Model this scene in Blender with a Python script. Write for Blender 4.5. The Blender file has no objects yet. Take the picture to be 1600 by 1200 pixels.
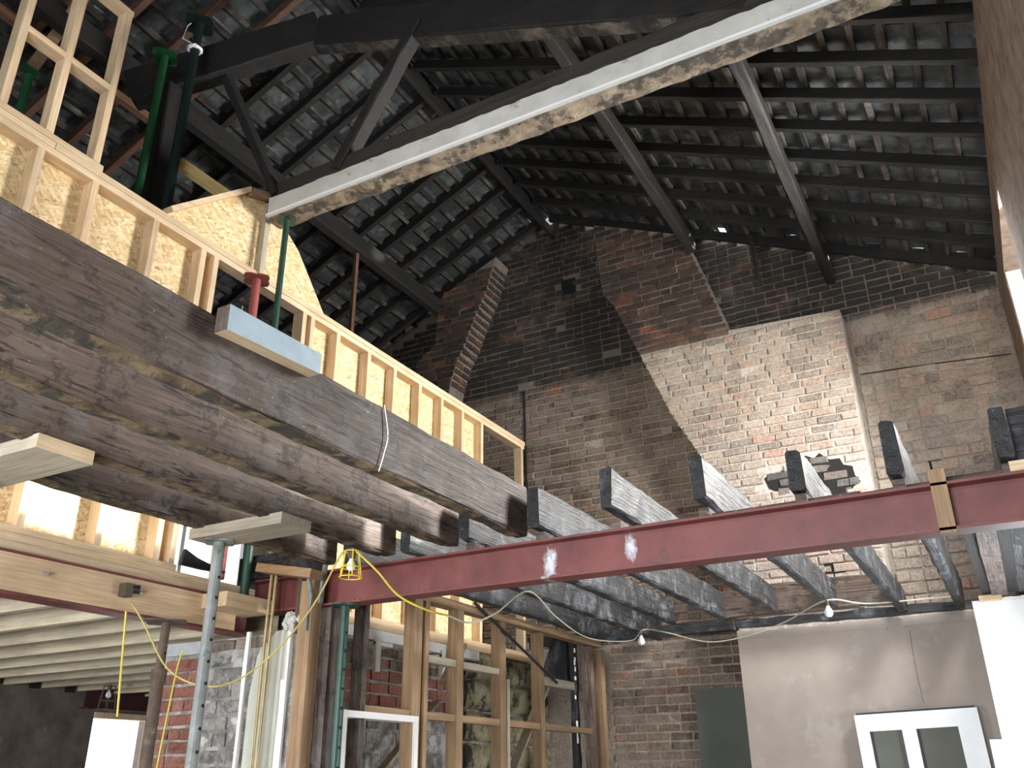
import bpy, math, random
from mathutils import Vector, Matrix
import numpy as np
random.seed(7)
SC = bpy.context.scene
COL = SC.collection

# ------------------------------------------------------------------ camera
FOC, PIT, YAW, ROL = 1376.84, .42183, .49982, -.00987
EYE = Vector((0, 0, 1.6))
def _basis():
    cy, sy, cp, sp = math.cos(YAW), math.sin(YAW), math.cos(PIT), math.sin(PIT)
    fwd = Vector((-sy*cp, cy*cp, sp)); right = Vector((cy, sy, 0)); up = right.cross(fwd)
    r2 = math.cos(ROL)*right + math.sin(ROL)*up
    return r2, r2.cross(fwd), fwd
RT, UP, FW = _basis()
cam = bpy.data.cameras.new('camera'); camo = bpy.data.objects.new('camera', cam); COL.objects.link(camo)
m = Matrix((RT, UP, -FW)).transposed().to_4x4(); m.translation = EYE
camo.matrix_world = m
cam.sensor_fit = 'HORIZONTAL'; cam.sensor_width = 36; cam.lens = FOC*36/1600; cam.clip_start = .02
SC.camera = camo
def ray(x, y): return FW + RT*((x-800)/FOC) - UP*((y-600)/FOC)
def atY(x, y, Y): d = ray(x, y); return EYE + d*(Y/d.y)
def atX(x, y, X): d = ray(x, y); return EYE + d*(X/d.x)
def atZ(x, y, Z): d = ray(x, y); return EYE + d*((Z-1.6)/d.z)
def proj(p):
    q = Vector(p)-EYE; z = q.dot(FW)
    return 800+FOC*q.dot(RT)/z, 600-FOC*q.dot(UP)/z, z

# ------------------------------------------------------------------ world, sun, daylight, exposure
w = bpy.data.worlds.new('overcast_sky'); SC.world = w; w.use_nodes = True
bg = w.node_tree.nodes['Background']; bg.inputs[0].default_value = (.86, .93, 1, 1); bg.inputs[1].default_value = 3.0
SUNDIR = Vector((-.72, -.58, -.25)).normalized()
sun = bpy.data.lights.new('sun', 'SUN'); sun.energy = 14.0; sun.angle = math.radians(4); sun.color = (1, .96, .9)
so = bpy.data.objects.new('sun', sun); COL.objects.link(so); so.location = (9, 14, 9)
so.rotation_euler = SUNDIR.to_track_quat('-Z', 'Y').to_euler()
def daylight(name, loc, aim, sx, sy, power, color=(.9, .95, 1), spread=180):
    l = bpy.data.lights.new(name, 'AREA'); l.shape = 'RECTANGLE'; l.size = sx; l.size_y = sy; l.energy = power; l.color = color; l.spread = math.radians(spread)
    o = bpy.data.objects.new(name, l); COL.objects.link(o); o.location = loc
    o.rotation_euler = (Vector(aim)-Vector(loc)).to_track_quat('-Z', 'Z').to_euler()
# daylight by the window openings, three of them unseen and added
daylight('daylight_right_far_window', (.66, 7.2, 4.95), (-4.4, 4.9, 3.3), 1.2, 1.25, 335, (1, .98, .95), 155)
daylight('daylight_front_window', (-1.4, -1.95, 1.75), (-1.8, 5, 2.4), 2.6, 1.8, 270)
daylight('added_daylight_front_upper', (-1.6, -1.95, 4.7), (-2.6, 5, 4.2), 2.4, 1.3, 60)  # unseen upper front opening, added to let sky light in
daylight('added_daylight_front_left', (-6.15, -1.95, 1.6), (-6.2, 4, 2.2), 1.4, 1.2, 220)  # unseen source, added to brighten the left room ceiling
daylight('added_daylight_right_lower', (.66, 6.9, 1.7), (-3.6, 4.6, 2.3), 1.3, 1.3, 65)  # unseen window, added to light the white nib and the infill
SC.view_settings.view_transform = 'Standard'; SC.view_settings.look = 'None'
SC.view_settings.gamma = 1; SC.view_settings.use_curve_mapping = False
SC.view_settings.exposure = 0.5
try:
    SC.cycles.use_denoising = True; SC.cycles.max_bounces = 8; SC.cycles.diffuse_bounces = 5
    SC.cycles.sample_clamp_indirect = 6
except Exception: pass

# ------------------------------------------------------------------ materials
MAT = {}
def newmat(name):
    m = bpy.data.materials.new(name); m.use_nodes = True; MAT[name] = m
    nt = m.node_tree; return m, nt, nt.nodes['Principled BSDF']
class NT:
    def __init__(s, nt): s.nt = nt
    def n(s, t, **k):
        nd = s.nt.nodes.new(t)
        for a, v in k.items(): setattr(nd, a, v)
        return nd
    def l(s, a, b): s.nt.links.new(a, b)
    def coord(s, scale=(1, 1, 1), world=True):
        mp = s.n('ShaderNodeMapping'); mp.inputs['Scale'].default_value = scale
        if world: s.l(s.n('ShaderNodeNewGeometry').outputs['Position'], mp.inputs['Vector'])
        else: s.l(s.n('ShaderNodeTexCoord').outputs['Object'], mp.inputs['Vector'])
        return mp.outputs[0]
    def noise(s, vec, scale, detail=4, rough=.6, dist=0):
        x = s.n('ShaderNodeTexNoise'); x.inputs['Scale'].default_value = scale; x.inputs['Detail'].default_value = detail
        x.inputs['Roughness'].default_value = rough; x.inputs['Distortion'].default_value = dist
        s.l(vec, x.inputs['Vector']); return x.outputs['Fac']
    def ramp(s, fac, stops):
        r = s.n('ShaderNodeValToRGB'); e = r.color_ramp.elements
        while len(e) < len(stops): e.new(.5)
        for i, (p, c) in enumerate(stops):
            e[i].position = p; e[i].color = (c[0], c[1], c[2], 1) if isinstance(c, (tuple, list)) else (c, c, c, 1)
        s.l(fac, r.inputs[0]); return r.outputs[0]
    def mix(s, fac, a, b, mode='MIX'):
        x = s.n('ShaderNodeMix', data_type='RGBA', blend_type=mode)
        for sock, v in ((x.inputs[0], fac), (x.inputs[6], a), (x.inputs[7], b)):
            if isinstance(v, (int, float)): sock.default_value = v
            elif isinstance(v, tuple): sock.default_value = (*v, 1)
            else: s.l(v, sock)
        return x.outputs[2]
    def math(s, op, a, b=None, c=None):
        x = s.n('ShaderNodeMath', operation=op)
        for i, v in enumerate((a, b, c)):
            if v is None: continue
            if isinstance(v, (int, float)): x.inputs[i].default_value = v
            else: s.l(v, x.inputs[i])
        return x.outputs[0]
    def rnd(s):
        a = s.n('ShaderNodeObjectInfo').outputs['Random']; b = s.n('ShaderNodeNewGeometry').outputs['Random Per Island']
        return s.math('FRACT', s.math('MULTIPLY_ADD', a, 7.31, b))
    def bump(s, bsdf, h, strength=.4, dist=.02):
        b = s.n('ShaderNodeBump'); b.inputs['Strength'].default_value = strength; b.inputs['Distance'].default_value = dist
        s.l(h, b.inputs['Height']); s.l(b.outputs[0], bsdf.inputs['Normal'])

def wood(name, cols, axis, rough=.75, grain=1.0, bump=.35, vary=.35, patch=None, crack=0):
    """cols: dark, mid, light; axis: grain axis 0/1/2; patch=(colour, amount)"""
    m, nt, b = newmat(name); t = NT(nt)
    sc = [14., 14., 14.]; sc[axis] = .7
    v = t.coord(tuple(sc)); g = t.noise(v, 2.2*grain, 6, .65, .6)
    sc2 = [60., 60., 60.]; sc2[axis] = 2.
    g2 = t.noise(t.coord(tuple(sc2)), 1.5, 3, .6)
    c = t.ramp(g, [(.25, cols[0]), (.5, cols[1]), (.75, cols[2])])
    c = t.mix(.5, c, t.ramp(g2, [(.3, (.55, .55, .55)), (.7, (1.15, 1.15, 1.15))]), 'MULTIPLY')
    rn = t.rnd()
    c = t.mix(1.0, c, t.ramp(rn, [(0, (1-vary,)*3), (1, (1+vary*.4,)*3)]), 'MULTIPLY')
    big = t.noise(t.coord(), 2.3, 4, .6)
    if patch:
        f = t.math('MULTIPLY', t.ramp(t.noise(t.coord((1.3, 1.3, 1.3)), 3.1, 6, .7), [(.5, 0), (.68, 1)]), patch[1])
        c = t.mix(f, c, patch[0])
    c = t.mix(.6, c, t.ramp(big, [(.3, (.6, .6, .6)), (.7, (1.1, 1.1, 1.1))]), 'MULTIPLY')
    if crack:
        sc3 = [26., 26., 26.]; sc3[axis] = 3.2
        cr = t.ramp(t.noise(t.coord(tuple(sc3)), 1.3, 5, .7, .8), [(.55, 0), (.62, 1)])
        bl = t.ramp(t.noise(t.coord(), 6.5, 6, .8), [(.54, 0), (.60, 1)])
        c = t.mix(t.math('MULTIPLY', cr, crack), c, tuple(q*.25 for q in cols[0]))
        c = t.mix(t.math('MULTIPLY', bl, crack*.8), c, tuple(q*.4 for q in cols[0]))
        sp = t.ramp(t.noise(t.coord(), 46, 2, .5), [(.72, 0), (.75, 1)])
        c = t.mix(t.math('MULTIPLY', sp, crack*.5), c, (.4, .36, .32))
    t.l(c, b.inputs['Base Color']); b.inputs['Roughness'].default_value = rough
    t.bump(b, t.math('ADD', g, g2), bump, .01)
    return m
def paint(name, col, rough=.6, var=.25, scale=6, spec=.4, metallic=0, spots=None, bump=.15, worldc=True, rndvar=0):
    m, nt, b = newmat(name); t = NT(nt); v = t.coord(world=worldc)
    n = t.noise(v, scale, 6, .65)
    c = t.mix(1.0, col, t.ramp(n, [(.3, (1-var,)*3), (.7, (1+var*.5,)*3)]), 'MULTIPLY')
    if spots:
        f = t.ramp(t.noise(v, spots[1], 6, .7), [(spots[2], 0), (spots[2]+.08, 1)])
        c = t.mix(t.math('MULTIPLY', f, spots[3]), c, spots[0])
    if rndvar: c = t.mix(1.0, c, t.ramp(t.rnd(), [(0, (1-rndvar,)*3), (1, (1+rndvar*.5,)*3)]), 'MULTIPLY')
    t.l(c, b.inputs['Base Color']); b.inputs['Roughness'].default_value = rough; b.inputs['Metallic'].default_value = metallic
    b.inputs['Specular IOR Level'].default_value = spec
    if bump: t.bump(b, n, bump, .02)
    return m
SOOTZ = 6.02
def brickmat(name, stops, wash, washamt, soot=.88, mortar=False, rough=.9, lime=0):
    m, nt, b = newmat(name); t = NT(nt); v = t.coord()
    if mortar: c = t.ramp(t.noise(v, 9, 6, .7), stops)
    else: c = t.ramp(t.rnd(), stops)
    fine = t.noise(v, 38, 5, .7); mid = t.noise(v, 7, 5, .65)
    c = t.mix(.8, c, t.ramp(fine, [(.3, (.55, .55, .55)), (.7, (1.2, 1.2, 1.2))]), 'MULTIPLY')
    c = t.mix(.5, c, t.ramp(mid, [(.3, (.6, .6, .6)), (.7, (1.15, 1.15, 1.15))]), 'MULTIPLY')
    f = t.math('MULTIPLY', t.ramp(t.math('ADD', t.math('MULTIPLY', fine, .4), t.math('MULTIPLY', t.noise(v, 2.6, 5, .7), .6)), [(.40, 0), (.62, 1)]), washamt)
    c = t.mix(f, c, wash)
    if lime:    # remains of limewash on the lower part of the upstairs wall
        sl = t.n('ShaderNodeSeparateXYZ'); t.l(v, sl.inputs[0])
        lz = t.n('ShaderNodeMapRange'); lz.inputs[1].default_value = 5.2; lz.inputs[2].default_value = 4.1
        t.l(t.math('ADD', sl.outputs[2], t.math('MULTIPLY', t.math('SUBTRACT', mid, .5), 1.6)), lz.inputs[0])
        c = t.mix(t.math('MULTIPLY', t.math('MULTIPLY', lz.outputs[0], t.ramp(fine, [(.35, .35), (.6, 1)])), lime), c, (.60, .56, .55))
    # soot of the former roof void, ending at the old ceiling line
    sep = t.n('ShaderNodeSeparateXYZ'); t.l(v, sep.inputs[0])
    hz = t.math('ADD', sep.outputs[2], t.math('MULTIPLY', t.math('SUBTRACT', mid, .5), .22))
    mr = t.n('ShaderNodeMapRange'); mr.inputs[1].default_value = SOOTZ-.07; mr.inputs[2].default_value = SOOTZ+.09; t.l(hz, mr.inputs[0])
    patch = t.ramp(t.noise(v, 2.6, 6, .75), [(.33, .45), (.5, 1)])
    sf = t.math('MULTIPLY', t.math('MULTIPLY', mr.outputs[0], patch), soot)
    c = t.mix(sf, c, (.018, .017, .017))
    t.l(c, b.inputs['Base Color']); b.inputs['Roughness'].default_value = rough
    b.inputs['Specular IOR Level'].default_value = .2
    t.bump(b, t.math('ADD', fine, mid), .6, .02)
    return m
def osbmat():
    m, nt, b = newmat('osb'); t = NT(nt); cs = []
    for i, (s, rot) in enumerate(((58, 1.15), (50, 2.3))):
        mp = t.n('ShaderNodeMapping'); t.l(t.n('ShaderNodeNewGeometry').outputs['Position'], mp.inputs['Vector'])
        mp.inputs['Rotation'].default_value = (rot, 0, 0); mp2 = t.n('ShaderNodeMapping'); t.l(mp.outputs[0], mp2.inputs['Vector']); mp2.inputs['Scale'].default_value = (1, 1, .25)
        vo = t.n('ShaderNodeTexVoronoi'); vo.inputs['Scale'].default_value = s; t.l(mp2.outputs[0], vo.inputs['Vector'])
        sx = t.n('ShaderNodeSeparateColor'); t.l(vo.outputs['Color'], sx.inputs[0]); cs.append(sx.outputs[0])
    c1 = t.ramp(cs[0], [(0, (.42, .27, .12)), (.25, (.64, .46, .23)), (.7, (.74, .57, .32)), (1, (.85, .72, .48))])
    c2 = t.ramp(cs[1], [(0, (.48, .32, .15)), (.5, (.70, .52, .27)), (1, (.83, .68, .42))])
    c = t.mix(t.ramp(t.noise(t.coord(), 34, 2), [(.45, 0), (.55, 1)]), c1, c2)
    dk = t.ramp(t.noise(t.coord((1, 1, 2.5)), 30, 3), [(.66, 0), (.70, 1)])
    c = t.mix(t.math('MULTIPLY', dk, .7), c, (.24, .14, .07))
    t.l(c, b.inputs['Base Color']); b.inputs['Roughness'].default_value = .65
    t.bump(b, cs[0], .2, .01)
osbmat()
BR = ((.055, .036, .027), (.135, .09, .066), (.22, .155, .118))
for ax, s in ((0, 'x'), (1, 'y'), (2, 'z')):
    wood('old_timber_'+s, BR, ax, .6, grain=1.4, bump=.8, patch=((.19, .18, .185), .5), crack=.95)
    wood('charred_timber_'+s, ((.010, .010, .011), (.022, .022, .024), (.05, .05, .054)), ax, .5, bump=.8, patch=((.24, .26, .29), .48), crack=.8)
    wood('roof_timber_'+s, ((.005, .0045, .0042), (.010, .0085, .0075), (.022, .016, .0125)), ax, .75, bump=.5, patch=((.04, .027, .019), .3))
    wood('pine_'+s, ((.58, .40, .23), (.72, .53, .33), (.80, .63, .43)), ax, .6, bump=.12, vary=.18)
    wood('grey_pine_'+s, ((.28, .23, .16), (.40, .34, .25), (.50, .44, .34)), ax, .7, bump=.2, vary=.3)
    wood('aged_pine_'+s, ((.22, .13, .065), (.34, .21, .11), (.44, .30, .17)), ax, .7, bump=.2, vary=.35, patch=((.20, .14, .09), .4))
wood('red_timber_y', ((.10, .045, .025), (.18, .08, .045), (.24, .12, .07)), 1)
wood('red_timber_x', ((.07, .035, .022), (.13, .062, .036), (.18, .09, .055)), 0)
wood('batten', ((.02, .016, .013), (.055, .044, .035), (.16, .135, .11)), 1, .85, bump=.5, vary=.75, patch=((.25, .22, .18), .5))
wood('ceiling_pine', ((.38, .31, .21), (.52, .44, .31), (.62, .54, .40)), 0, .7, bump=.2, vary=.3)
wood('infill_pine', ((.52, .34, .19), (.66, .46, .28), (.74, .56, .37)), 1, .6, bump=.12, vary=.1)
wood('yellow_pine', ((.70, .48, .16), (.82, .60, .25), (.9, .7, .35)), 1, .6, bump=.1, vary=.1)
wood('tie_timber', ((.015, .012, .01), (.035, .027, .022), (.07, .055, .045)), 0, .75, bump=.5)
paint('slate', (.070, .078, .080), .45, .6, 11, .5, rndvar=.6, spots=((.20, .21, .205), 6.5, .60, .7), bump=.35)
paint('light_block', (.02, .02, .02), .9, .1)  # for sheets added above the slates to block light
m = paint('steel_red', (.17, .047, .042), .5, .4, 3.2, .4, spots=((.06, .028, .028), 2.4, .58, .75)); t = NT(m.node_tree); b = m.node_tree.nodes['Principled BSDF']
src = b.inputs['Base Color'].links[0].from_socket; acc = None        # smears of splashed plaster on the web
for (cx, cz, rx, rz_) in ((-2.19, 2.70, .05, .13), (-1.70, 2.74, .045, .09), (-2.17, 2.745, .03, .07)):
    mp = t.n('ShaderNodeMapping'); mp.vector_type = 'POINT'; t.l(t.n('ShaderNodeNewGeometry').outputs['Position'], mp.inputs['Vector'])
    mp.inputs['Location'].default_value = (-cx/rx-.35*(-cz)/rx*0, 0, -cz/rz_); mp.inputs['Scale'].default_value = (1/rx, 0, 1/rz_)
    ln = t.n('ShaderNodeVectorMath', operation='LENGTH'); t.l(mp.outputs[0], ln.inputs[0])
    d = t.math('ADD', ln.outputs['Value'], t.math('MULTIPLY', t.math('SUBTRACT', t.noise(t.coord((1, 1, .6)), 32, 5, .75), .5), 1.9))
    f = t.ramp(d, [(.25, 1), (.85, 0)]); acc = f if acc is None else t.math('MAXIMUM', acc, f)
t.l(t.mix(t.math('MULTIPLY', acc, .85), src, (.62, .64, .70)), b.inputs['Base Color'])
paint('steel_edge', (.15, .09, .08), .6, .4, 12, .4)
paint('white_scuff', (.8, .82, .85), .8, .2, 30)
paint('steel_dark_red', (.05, .014, .016), .6, .3, 4)
paint('prop_green', (.018, .062, .042), .45, .35, 14, .5, spots=((.08, .10, .09), 22, .62, .6))
paint('prop_bright_green', (.012, .085, .03), .5, .3, 10)
paint('prop_black_green', (.008, .017, .015), .4, .4, 16)
paint('prop_worn', (.205, .22, .21), .45, .35, 9, .5, spots=((.055, .085, .075), 7, .55, .9))
paint('prop_red', (.30, .075, .06), .6, .35, 15)
paint('prop_rust', (.105, .07, .05), .8, .4, 18, spots=((.28, .25, .2), 14, .6, .6))
paint('plaster_white', (.80, .78, .74), .8, .12, 5, .3, spots=((.62, .56, .48), 9, .64, .6))
paint('beam_casing', (.56, .545, .50), .75, .2, 4, .3, spots=((.12, .12, .11), 5.5, .60, .6))
paint('plaster_pink', (.36, .305, .265), .85, .16, 1.6, .25, spots=((.42, .38, .35), 2.2, .55, .5))
paint('white_paint', (.85, .85, .83), .5, .06, 5)
paint('window_white', (.84, .86, .87), .35, .05, 5)
paint('white_wall', (.86, .86, .85), .8, .05, 4)
paint('render_rough', (.26, .235, .21), .95, .5, 8, .2, spots=((.42, .41, .39), 6, .5, .8), bump=.8)
paint('render_stone', (.27, .25, .23), .95, .6, 11, .2, spots=((.50, .49, .47), 8, .5, .85), bump=.9, rndvar=.45)
paint('lath_plaster', (.36, .32, .20), .95, .55, 6, .2, spots=((.05, .045, .04), 4, .50, .95), bump=.8)
paint('damp_wall', (.15, .12, .10), .95, .5, 3, .2, spots=((.27, .23, .17), 2, .6, .7), bump=.6)
paint('reveal_brown', (.24, .175, .13), .95, .45, 7, .2, spots=((.13, .09, .065), 5, .55, .8), bump=.9)
paint('floor_screed', (.30, .28, .25), .9, .3, 3)
paint('green_board', (.105, .115, .10), .85, .15, 3)
paint('grey_plaster_board', (.52, .52, .44), .8, .12, 4)
paint('blue_paint', (.33, .44, .51), .6, .12, 9, spots=((.18, .25, .30), 14, .62, .6))
paint('cable_yellow', (.62, .50, .07), .5, .15, 20)
paint('cable_dull', (.50, .40, .12), .55, .2, 20)
paint('cable_grey', (.50, .48, .36), .6, .2, 20)
paint('cable_black', (.012, .012, .013), .5, .2, 20)
paint('cage_yellow', (.75, .58, .04), .4, .1, 20)
paint('cage_dark', (.09, .075, .05), .6, .2, 20)
paint('bulb_glass', (.85, .86, .88), .25, .03, 20, .6)
paint('bolt_zinc', (.55, .55, .55), .35, .1, 20, .5, .8)
paint('painted_gap_dark', (.014, .013, .012), .95, .1)  # black painted for the dark inside holes and cracks
paint('foam', (.62, .60, .56), .95, .35, 25, .2, bump=1)
paint('pipe_brass', (.42, .33, .16), .45, .25, 16, .5, .3)
paint('bitumen', (.012, .013, .015), .45, .3, 12)
brickmat('brick_brown', [(0, (.085, .058, .045)), (.3, (.15, .105, .08)), (.6, (.20, .145, .11)), (.86, (.25, .185, .14)), (.96, (.26, .11, .065)), (1, (.30, .12, .07))], (.29, .245, .195), .75)
brickmat('brick_sooty', [(0, (.05, .048, .05)), (.5, (.10, .095, .095)), (1, (.20, .16, .14))], (.3, .29, .29), .3)
brickmat('brick_buff', [(0, (.15, .115, .09)), (.25, (.27, .20, .15)), (.55, (.34, .26, .19)), (.8, (.38, .25, .18)), (.95, (.40, .32, .245)), (1, (.42, .20, .13))], (.48, .43, .36), .55, lime=.28)
brickmat('brick_flue', [(0, (.08, .045, .032)), (.4, (.16, .085, .055)), (.75, (.21, .12, .08)), (.86, (.26, .14, .09)), (.9, (.42, .15, .07)), (1, (.46, .17, .075))], (.36, .28, .21), .3, soot=.74)
brickmat('brick_red', [(0, (.20, .065, .045)), (.5, (.28, .095, .06)), (1, (.34, .14, .10))], (.38, .33, .28), .25)
brickmat('mortar_pale', [(.3, (.34, .30, .25)), (.7, (.52, .47, .40))], (.6, .55, .48), .4, soot=.6, mortar=True, lime=.4)
brickmat('mortar_brown', [(.3, (.28, .235, .19)), (.7, (.42, .36, .30))], (.5, .44, .37), .3, soot=.5, mortar=True)
m, nt, b = newmat('window_glass')
tr = nt.nodes.new('ShaderNodeBsdfTransparent'); gl = nt.nodes.new('ShaderNodeBsdfGlossy'); mx = nt.nodes.new('ShaderNodeMixShader')
gl.inputs['Roughness'].default_value = .02; mx.inputs[0].default_value = .06
nt.links.new(tr.outputs[0], mx.inputs[1]); nt.links.new(gl.outputs[0], mx.inputs[2]); nt.links.new(mx.outputs[0], nt.nodes['Material Output'].inputs[0])
m, nt, b = newmat('dusty_glass'); b.inputs['Base Color'].default_value = (.12, .125, .10, 1); b.inputs['Roughness'].default_value = .5; b.inputs['Specular IOR Level'].default_value = .15

# ------------------------------------------------------------------ mesh helpers
class MB:
    def __init__(s): s.v = []; s.f = []; s.mi = []
    def add(s, vs, fs, mi=0):
        n = len(s.v); s.v += [tuple(q) for q in vs]; s.f += [tuple(i+n for i in f) for f in fs]; s.mi += [mi]*len(fs); return s
    def box(s, a, b, mi=0):
        x0, y0, z0 = a; x1, y1, z1 = b
        return s.add([(x0, y0, z0), (x1, y0, z0), (x1, y1, z0), (x0, y1, z0), (x0, y0, z1), (x1, y0, z1), (x1, y1, z1), (x0, y1, z1)],
                     [(3, 2, 1, 0), (4, 5, 6, 7), (0, 1, 5, 4), (1, 2, 6, 5), (2, 3, 7, 6), (3, 0, 4, 7)], mi)
    def beam(s, p, q, wd, ht, up=(0, 0, 1), seg=1, jit=0, ch=0, mi=0, off=(0, 0)):
        """prism from p to q, wd across, ht along up; ch: worn corners; jit: unevenness"""
        p = Vector(p); q = Vector(q); d = (q-p).normalized(); sd = d.cross(Vector(up)).normalized(); u = sd.cross(d)
        a, h = wd/2, ht/2
        if ch: pr = [(-a+ch, -h), (a-ch, -h), (a, -h+ch), (a, h-ch), (a-ch, h), (-a+ch, h), (-a, h-ch), (-a, -h+ch)]
        else: pr = [(-a, -h), (a, -h), (a, h), (-a, h)]
        k = len(pr); vs = []
        for i in range(seg+1):
            c = p+(q-p)*(i/seg)
            for (x, y) in pr:
                jx = random.uniform(-jit, jit); jy = random.uniform(-jit, jit)
                vs.append(c+sd*(x+off[0]+jx)+u*(y+off[1]+jy))
        fs = [tuple(range(k))[::-1]]+[tuple(range(seg*k, seg*k+k))]
        for i in range(seg):
            for j in range(k): fs.append((i*k+j, i*k+(j+1) % k, (i+1)*k+(j+1) % k, (i+1)*k+j))
        return s.add(vs, fs, mi)
    def tube(s, pts, r, n=8, mi=0, caps=True):
        pts = [Vector(p) for p in pts]; vs = []; fs = []
        for i, p in enumerate(pts):
            d = (pts[min(i+1, len(pts)-1)]-pts[max(i-1, 0)]).normalized()
            a = d.cross(Vector((0, 0, 1)));
            if a.length < 1e-3: a = Vector((1, 0, 0))
            a.normalize(); c = a.cross(d); rr = r[i] if isinstance(r, (list, tuple)) else r
            for j in range(n):
                th = 2*math.pi*j/n; vs.append(p+(a*math.cos(th)+c*math.sin(th))*rr)
        for i in range(len(pts)-1):
            for j in range(n): fs.append((i*n+j, i*n+(j+1) % n, (i+1)*n+(j+1) % n, (i+1)*n+j))
        if caps: fs += [tuple(range(n))[::-1], tuple(range((len(pts)-1)*n, len(pts)*n))]
        return s.add(vs, fs, mi)
    def prism(s, poly, axis, a, b, mi=0):
        """poly in the two other axes (order x<y<z), extruded along axis from a to b"""
        n = len(poly); vs = []
        for c in (a, b):
            for (u, v) in poly: vs.append({0: (c, u, v), 1: (u, c, v), 2: (u, v, c)}[axis])
        fs = [tuple(range(n)), tuple(range(n, 2*n))[::-1]]+[(i, (i+1) % n, n+(i+1) % n, n+i) for i in range(n)]
        return s.add(vs, fs, mi)
    def build(s, name, mat, parent=None, base=None, smooth=False):
        vs = np.array(s.v)
        if base is None: base = ((vs[:, 0].min()+vs[:, 0].max())/2, (vs[:, 1].min()+vs[:, 1].max())/2, vs[:, 2].min())
        base = Vector(base)
        me = bpy.data.meshes.new(name); me.from_pydata([tuple(Vector(v)-base) for v in s.v], [], s.f)
        mats = mat if isinstance(mat, (list, tuple)) else [mat]
        for q in mats: me.materials.append(MAT[q])
        if len(mats) > 1: me.polygons.foreach_set('material_index', s.mi)
        if smooth: me.polygons.foreach_set('use_smooth', [True]*len(me.polygons))
        import bmesh
        bm = bmesh.new(); bm.from_mesh(me); bmesh.ops.recalc_face_normals(bm, faces=bm.faces); bm.to_mesh(me); bm.free()
        me.update(); o = bpy.data.objects.new(name, me); COL.objects.link(o)
        put(o, base, parent); return o
def smooth(pts, n=8):
    pts = [Vector(p) for p in pts]; out = []
    for i in range(len(pts)-1):
        p0, p1, p2, p3 = pts[max(i-1, 0)], pts[i], pts[i+1], pts[min(i+2, len(pts)-1)]
        for k in range(n):
            t = k/n; out.append(.5*((2*p1)+(p2-p0)*t+(2*p0-5*p1+4*p2-p3)*t*t+(3*p1-p0-3*p2+p3)*t**3))
    out.append(pts[-1]); return out
WL = {}
def put(o, base, parent=None):
    base = Vector(base); WL[o.name] = base
    if parent is not None: o.parent = parent; o.location = base-WL[parent.name]
    else: o.location = base
def empty(name, base):
    o = bpy.data.objects.new(name, None); COL.objects.link(o); o.empty_display_size = .1; put(o, base); return o
def tag(o, label=None, cat=None, group=None, kind=None):
    if label: o['label'] = label
    if cat: o['category'] = cat
    if group: o['group'] = group
    if kind: o['kind'] = kind
    return o
def structure(o): o['kind'] = 'structure'; return o
ORD = ['nearest', 'second', 'third', 'fourth', 'fifth', 'sixth', 'seventh', 'eighth', 'ninth', 'tenth', 'eleventh', 'twelfth', 'thirteenth', 'fourteenth', 'fifteenth', 'sixteenth', 'seventeenth']

# ------------------------------------------------------------------ roof geometry
RX, RZ, TN = -4.25, 8.29, .458
ANG = math.atan(TN); CA, SA = math.cos(ANG), math.sin(ANG)
GY = 9.0           # gable wall
BY = 8.65          # chimney breast face
WX = .60           # right wall
LX = -8.9          # left wall
FY = -2.0          # front wall (behind the camera)
def slope(side, u, y, h):   # u down the slope, h square to it (0 = underside of rafters)
    return Vector((RX+side*(u*CA+h*SA), y, RZ-u*SA+h*CA))
def roofz(x): return RZ-TN*abs(x-RX)

def intervals(poly, z):
    xs = []
    n = len(poly)
    for i in range(n):
        (x0, z0), (x1, z1) = poly[i], poly[(i+1) % n]
        if (z0 <= z) != (z1 <= z): xs.append(x0+(x1-x0)*(z-z0)/(z1-z0))
    xs.sort(); return [(xs[i], xs[i+1]) for i in range(0, len(xs)-1, 2)]
def brick_mesh(name, mat, L, H, D, j=.0045):
    v = []
    for z in (-H/2, H/2):
        for (x, y) in ((-L/2, 0), (L/2, 0), (L/2, D), (-L/2, D)):
            v.append((x+random.uniform(-j, j), y+random.uniform(-j, j)*1.2, z+random.uniform(-j, j)))
    # front face carries a centre vertex row so it is not perfectly flat
    v += [(-L*.46, -random.uniform(0, .006), -H*.36), (L*.46, -random.uniform(0, .006), -H*.36), (L*.46, -random.uniform(0, .006), H*.36), (-L*.46, -random.uniform(0, .006), H*.36)]
    f = [(8, 9, 10, 11), (0, 1, 9, 8), (1, 5, 10, 9), (5, 4, 11, 10), (4, 0, 8, 11), (1, 2, 6, 5), (2, 3, 7, 6), (3, 0, 4, 7), (4, 5, 6, 7), (3, 2, 1, 0)]
    me = bpy.data.meshes.new(name); me.from_pydata(v, [], f); me.materials.append(MAT[mat]); me.update(); return me
BRICKM = {}
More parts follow.
